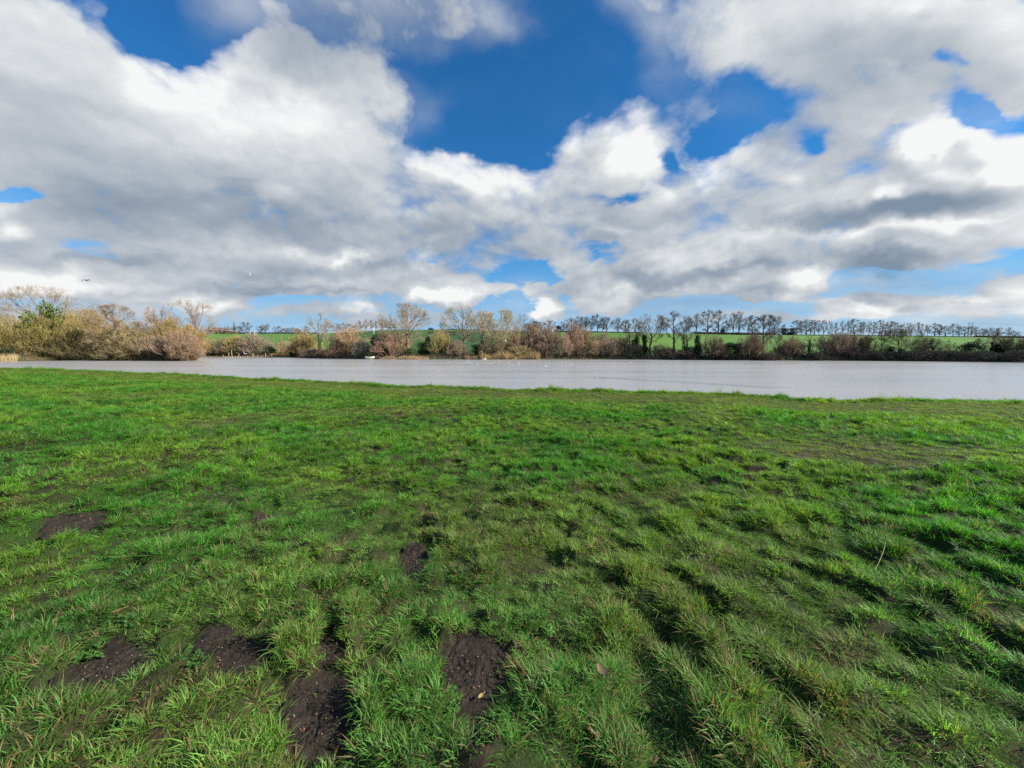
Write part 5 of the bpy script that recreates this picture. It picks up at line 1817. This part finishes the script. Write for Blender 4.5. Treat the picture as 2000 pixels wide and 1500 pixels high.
def scatter():
    rng = np.random.RandomState(11)
    pts, tall = [], []
    # rings of growing size: the count per square metre falls with distance while the tufts grow
    edges = np.concatenate([np.array([.3, .9]), np.geomspace(1.4, 95, 44)])
    for a, b in zip(edges[:-1], edges[1:]):
        rm = (a + b) / 2
        half = R(180) if b < 1.5 else R(82)
        area = half * (b * b - a * a)
        dens = 760.0 if rm < 2.6 else 760 * (2.6 / rm) ** .90
        if rm < 1.3:
            dens = 150
        n = int(area * dens)
        r = np.sqrt(a * a + (b * b - a * a) * rng.rand(n))
        ph = (rng.rand(n) * 2 - 1) * half
        k = r < shore_R(ph) * 1.008
        pts.append(np.stack([r[k] * np.sin(ph[k]), r[k] * np.cos(ph[k])], -1))
    # the fringe of longer tufts that stands against the water
    n = 9000
    ph = R(-58) + R(116) * rng.rand(n)
    r = shore_R(ph) * (.968 + .037 * rng.rand(n))
    pts.append(np.stack([r * np.sin(ph), r * np.cos(ph)], -1))
    # single taller tussocks on the very edge
    for u, w, q in ((60, 30, 70), (120, 18, 40), (330, 14, 30), (600, 25, 40), (830, 25, 30), (1075, 30, 40), (1140, 22, 40), (1215, 18, 40), (1258, 12, 60), (1300, 24, 50), (1365, 22, 50), (1440, 12, 25),
                    (1695, 14, 50), (1715, 8, 25), (1762, 20, 80), (1790, 10, 30), (1865, 16, 40), (1910, 22, 40), (1975, 20, 40)):
        ph = np.arctan((u + w * rng.normal(size=q) * .6 - 1000) / FPX)
        r = shore_R(ph) * (.984 + .012 * rng.normal(size=q))
        pts.append(np.stack([r * np.sin(ph), r * np.cos(ph)], -1))
        tall.append(pts[-1])
    P = np.concatenate(pts)
    P = P[rng.permutation(len(P))]
    x, y = P[:, 0], P[:, 1]
    t, short, s = fields(x, y)
    m = soil_mask(x, y)
    fringe = sstep(.955, .985, s)
    clump = sstep(.10, -.50, fbm(x * 5.5 + 13, y * 5.5, 2)) * .48 * np.exp(-np.hypot(x, y) / 16)
    thin = clump + .42 * short * sstep(.25, .6, fbm(x * 1.6, y * 1.6, 3) + .35) + .30 * sstep(.1, -.55, t)
    keep = (rng.rand(len(P)) > sstep(.25, .75, m) * .985) & (rng.rand(len(P)) > thin * (1 - fringe))
    x, y, t, short, s, fringe = (q[keep] for q in (x, y, t, short, s, fringe))
    n = len(x)
    r = np.hypot(x, y)
    z = near_z(x, y)
    # lean with the slope a little
    e = .04
    nx = -(near_z(x + e, y) - near_z(x - e, y)) / (2 * e)
    ny = -(near_z(x, y + e) - near_z(x, y - e)) / (2 * e)
    rot = np.stack([-ny * .6 + rng.normal(size=n) * .12, nx * .6 + rng.normal(size=n) * .12, rng.rand(n) * 6.283], -1)
    tus = sstep(-.25, .75, t)
    patch = pnoise(x * .9 + 60, y * .9)
    kind = np.where(short > .45, 5 + rng.randint(0, 4, n), np.where(rng.rand(n) < .22 + .35 * sstep(0, .6, patch), 9 + rng.randint(0, 4, n), rng.randint(0, 5, n)))
    kind = np.where((short <= .45) & (rng.rand(n) > .35 + .65 * tus), 5 + rng.randint(0, 4, n), kind)
    kind = np.where(fringe > .5, rng.randint(0, 5, n), kind)
    knot = np.clip(.5 + fbm(x * 6.5 + 40, y * 6.5, 2), 0, 1)
    grow = 1 + np.maximum(r - 3, 0) / 15.0
    hz = (.42 + .75 * tus) * (.76 + .24 * sstep(2, 7, r)) * (1 + np.maximum(r - 4, 0) / 60.0) * (.8 + .4 * rng.rand(n)) * (.38 + 1.2 * knot)
    hz = hz * (1 - .38 * short) * (1 + fringe * (.5 + 2.3 * np.clip(pnoise(x * .7, y * .7) + .05, 0, 1) ** 1.4))
    T = np.concatenate(tall)
    lone = np.isin(np.round(x * 1e5).astype(np.int64), np.round(T[:, 0] * 1e5).astype(np.int64))
    hz = np.where(lone, hz * (1.5 + .9 * rng.rand(n)), hz)
    hx = np.minimum(grow, 4.5) * (.85 + .3 * rng.rand(n))
    # colour of the sward: lush, yellow and blue green drifts
    g1 = np.array([.046, .190, .016])
    g2 = np.array([.108, .232, .020])
    g3 = np.array([.048, .162, .024])
    a = sstep(-.45, .5, fbm(x * .45 + 9, y * .45, 3))[:, None]
    b = sstep(.0, .7, fbm(x * 1.3 + 70, y * 1.3, 3))[:, None]
    col = g1 * (1 - a) + g2 * a
    col = col * (1 - .55 * b) + g3 * .55 * b
    col = col * (1 - .45 * short[:, None]) + np.array([.150, .200, .034]) * .45 * short[:, None]
    near = (.45 * (1 - sstep(1.5, 6, r)))[:, None]
    col = col * (1 - near) + np.array([.098, .195, .055]) * near
    col = col * (.84 + .30 * sstep(-.5, .5, fbm(x * .7 + 33, y * .7 + 2, 3)))[:, None]
    col = 1.32 * col * (.85 + .3 * rng.rand(n, 1))
    dry = .10 + .12 * sstep(-.1, .5, fbm(x * .8 + 21, y * .8 + 4, 3)) + .16 * short + .22 * sstep(.35, .7, fbm(x * 1.9 + 51, y * 1.9, 2)) - .05 * sstep(0, 3, x) - .05 * sstep(3, 9, np.hypot(x, y))
    dry = dry + .10 * (1 - sstep(2, 6, r))
    dry = np.clip(dry * (1 - .7 * fringe), .02, .75)
    me = np_mesh('grass', np.stack([x, y, z], -1), None, [GRASS], False, {
        'rot': ('FLOAT_VECTOR', rot), 'scl': ('FLOAT_VECTOR', np.stack([hx, hx, hz], -1)), 'pick': ('INT', kind),
        'tint': ('FLOAT_COLOR', np.concatenate([col, np.ones((n, 1))], 1)), 'dry': ('FLOAT', dry)})
    o = link('grass', me)
    tag(o, 'long green tussocky grass covering the near bank down to the water', None, None, 'stuff')
    g = bpy.data.node_groups.new('grass_tufts', 'GeometryNodeTree')
    g.interface.new_socket('Geometry', in_out='INPUT', socket_type='NodeSocketGeometry')
    g.interface.new_socket('Geometry', in_out='OUTPUT', socket_type='NodeSocketGeometry')
    N = NT(g)
    gi, go = N.n('NodeGroupInput'), N.n('NodeGroupOutput')
    gti = N.n('GeometryNodeGeometryToInstance')
    # multi-input sockets list the last link first: link backwards to keep the order of TUFTS
    infos = []
    for k, mesh in enumerate(TUFTS):
        ob = bpy.data.objects.new('grass_tuft', mesh)
        inf = N.n('GeometryNodeObjectInfo')
        inf.inputs['Object'].default_value = ob
        inf.inputs['As Instance'].default_value = False
        infos.append(inf)
    for inf in reversed(infos):
        g.links.new(inf.outputs['Geometry'], gti.inputs[0])

    def named(name, typ):
        nd = N.n('GeometryNodeInputNamedAttribute', data_type=typ)
        nd.inputs['Name'].default_value = name
        return nd.outputs[0]
    iop = N.n('GeometryNodeInstanceOnPoints')
    g.links.new(gi.outputs[0], iop.inputs['Points'])
    g.links.new(gti.outputs[0], iop.inputs['Instance'])
    iop.inputs['Pick Instance'].default_value = True
    g.links.new(named('pick', 'INT'), iop.inputs['Instance Index'])
    e2r = N.n('FunctionNodeEulerToRotation')
    g.links.new(named('rot', 'FLOAT_VECTOR'), e2r.inputs[0])
    g.links.new(e2r.outputs[0], iop.inputs['Rotation'])
    g.links.new(named('scl', 'FLOAT_VECTOR'), iop.inputs['Scale'])
    g.links.new(iop.outputs[0], go.inputs[0])
    md = o.modifiers.new('grass_tufts', 'NODES')
    md.node_group = g
    print('grass tufts', n)


scatter()


# ------------------------------------------------------------------ little things lying in the grass
def clover():
    rng = np.random.RandomState(4)
    A = Acc()
    for u, v, ru, rv, n in [(165, 1280, 42, 18, 90), (380, 1300, 25, 25, 40), (1045, 1245, 40, 35, 90), (880, 1390, 22, 26, 50), (250, 1225, 60, 18, 60), (690, 1225, 30, 40, 40), (1055, 1370, 20, 25, 40),
                           (470, 950, 60, 22, 110), (800, 880, 60, 16, 90), (1420, 985, 60, 20, 110), (420, 1145, 60, 20, 60), (1640, 1020, 60, 20, 80), (720, 1150, 40, 30, 60)]:
        for k in range(n * 6 // 10):
            a, q = rng.rand() * 6.28, math.sqrt(rng.rand())
            x, y = ground_at(u + ru * q * math.cos(a), v + rv * q * math.sin(a))
            z = float(near_z(x, y)) + rng.uniform(.015, .045)
            s = rng.uniform(.007, .013)
            t0 = rng.rand() * 6.28
            tl = rng.normal(size=2) * .3
            for j in range(3):
                c = t0 + j * 2.094
                ring = []
                for i in range(6):
                    b = c + i * 1.0472
                    px, py = s * .95 * math.cos(c) + s * .8 * math.cos(b), s * .95 * math.sin(c) + s * .8 * math.sin(b)
                    ring.append((x + px, y + py, z + px * tl[0] + py * tl[1]))
                ring.append((x + s * .95 * math.cos(c), y + s * .95 * math.sin(c), z - s * .25))
                A.add(ring, [(i, (i + 1) % 6, 6) for i in range(6)])
            # stalk
            tubes(A, np.array([[(x, y, z - .05), (x, y, z - .002)]]), [.0008], [.0008], 3)
    o = link('clover', A.mesh('clover', [LEAF]), color=(.055, .135, .022))
    tag(o, 'small round clover leaves growing among the grass blades', None, None, 'stuff')


clover()


def dead_leaf(u, v, size, color, label, curl=.35, lift=.028, long=1.6):
    x, y = ground_at(u, v)
    z = float(near_z(x, y)) + lift
    rng = random.Random(int(u))
    n = 8
    A = Acc()
    V = []
    for i in range(n + 1):
        t = i / n
        w = math.sin(math.pi * min(max(t, .02), .98)) ** .8 * size * .5 * (1 + .18 * (i % 2))
        cx_ = (t - .5) * size * long
        zc = curl * size * (4 * (t - .5) ** 2) * .5
        V += [(cx_, -w, zc + curl * w * .8), (cx_, 0, zc), (cx_, w, zc + curl * w * .6)]
    F = [(i * 3 + k, i * 3 + k + 1, (i + 1) * 3 + k + 1, (i + 1) * 3 + k) for i in range(n) for k in range(2)]
    A.add(V, F)
    tubes(A, np.array([[(size * long * .48, 0, curl * size * .5), (size * long * .75, .1 * size, curl * size * .3)]]), [.0012], [.001], 4)
    o = link('fallen_leaf', A.mesh('fallen_leaf', [LEAF], True), None, (x, y, z), color)
    o.rotation_euler = (rng.uniform(-.3, .3), rng.uniform(-.3, .3), rng.uniform(0, 6.28))
    tag(o, label, 'leaf', 'fallen leaves in the grass')


dead_leaf(1175, 1380, 0.036, (.21, .135, .08), 'curled tan leaf right of the large cracked soil patch', .5, .06, 2.6)
dead_leaf(765, 1308, 0.032, (.36, .24, .13), 'tan leaf left of the large cracked soil patch', .3)
dead_leaf(1042, 1390, 0.025, (.26, .13, .07), 'small red brown leaf beside the large cracked soil patch', .5)
dead_leaf(232, 1207, 0.040, (.42, .32, .09), 'yellow leaf above the wide bare soil patch', .3)
dead_leaf(176, 1287, 0.036, (.50, .30, .06), 'orange yellow leaf among the clover at the wide soil patch', .25)
dead_leaf(1168, 1116, 0.029, (.36, .27, .15), 'pale small leaf in the middle of the grass', .3)
dead_leaf(940, 1382, 0.020, (.52, .34, .10), 'yellow leaf scrap on the large cracked soil patch', .3, .035)


def stem(u0, v0, u1, v1, label):
    x0, y0 = ground_at(u0, v0)
    x1, y1 = ground_at(u1, v1)
    z0, z1 = float(near_z(x0, y0)) + .10, float(near_z(x1, y1)) + .05
    t = np.linspace(0, 1, 8)[:, None]
    C = np.array([x0, y0, z0]) * (1 - t) + np.array([x1, y1, z1]) * t
    C[:, 0] += .02 * np.sin(t[:, 0] * 3)
    C[:, 2] += .03 * np.sin(t[:, 0] * 3.14)
    A = Acc()
    tubes(A, C[None], [.0011], [.0017], 5)
    tag(link('dead_stem', A.mesh('dead_stem', [DRYSTEM], True)), label, 'stem')


DRYSTEM = plain('dry_stem', (.34, .30, .20), .8, .2, 20)
stem(1726, 1098, 1706, 1143, 'pale dry stalk standing in the grass at the right')
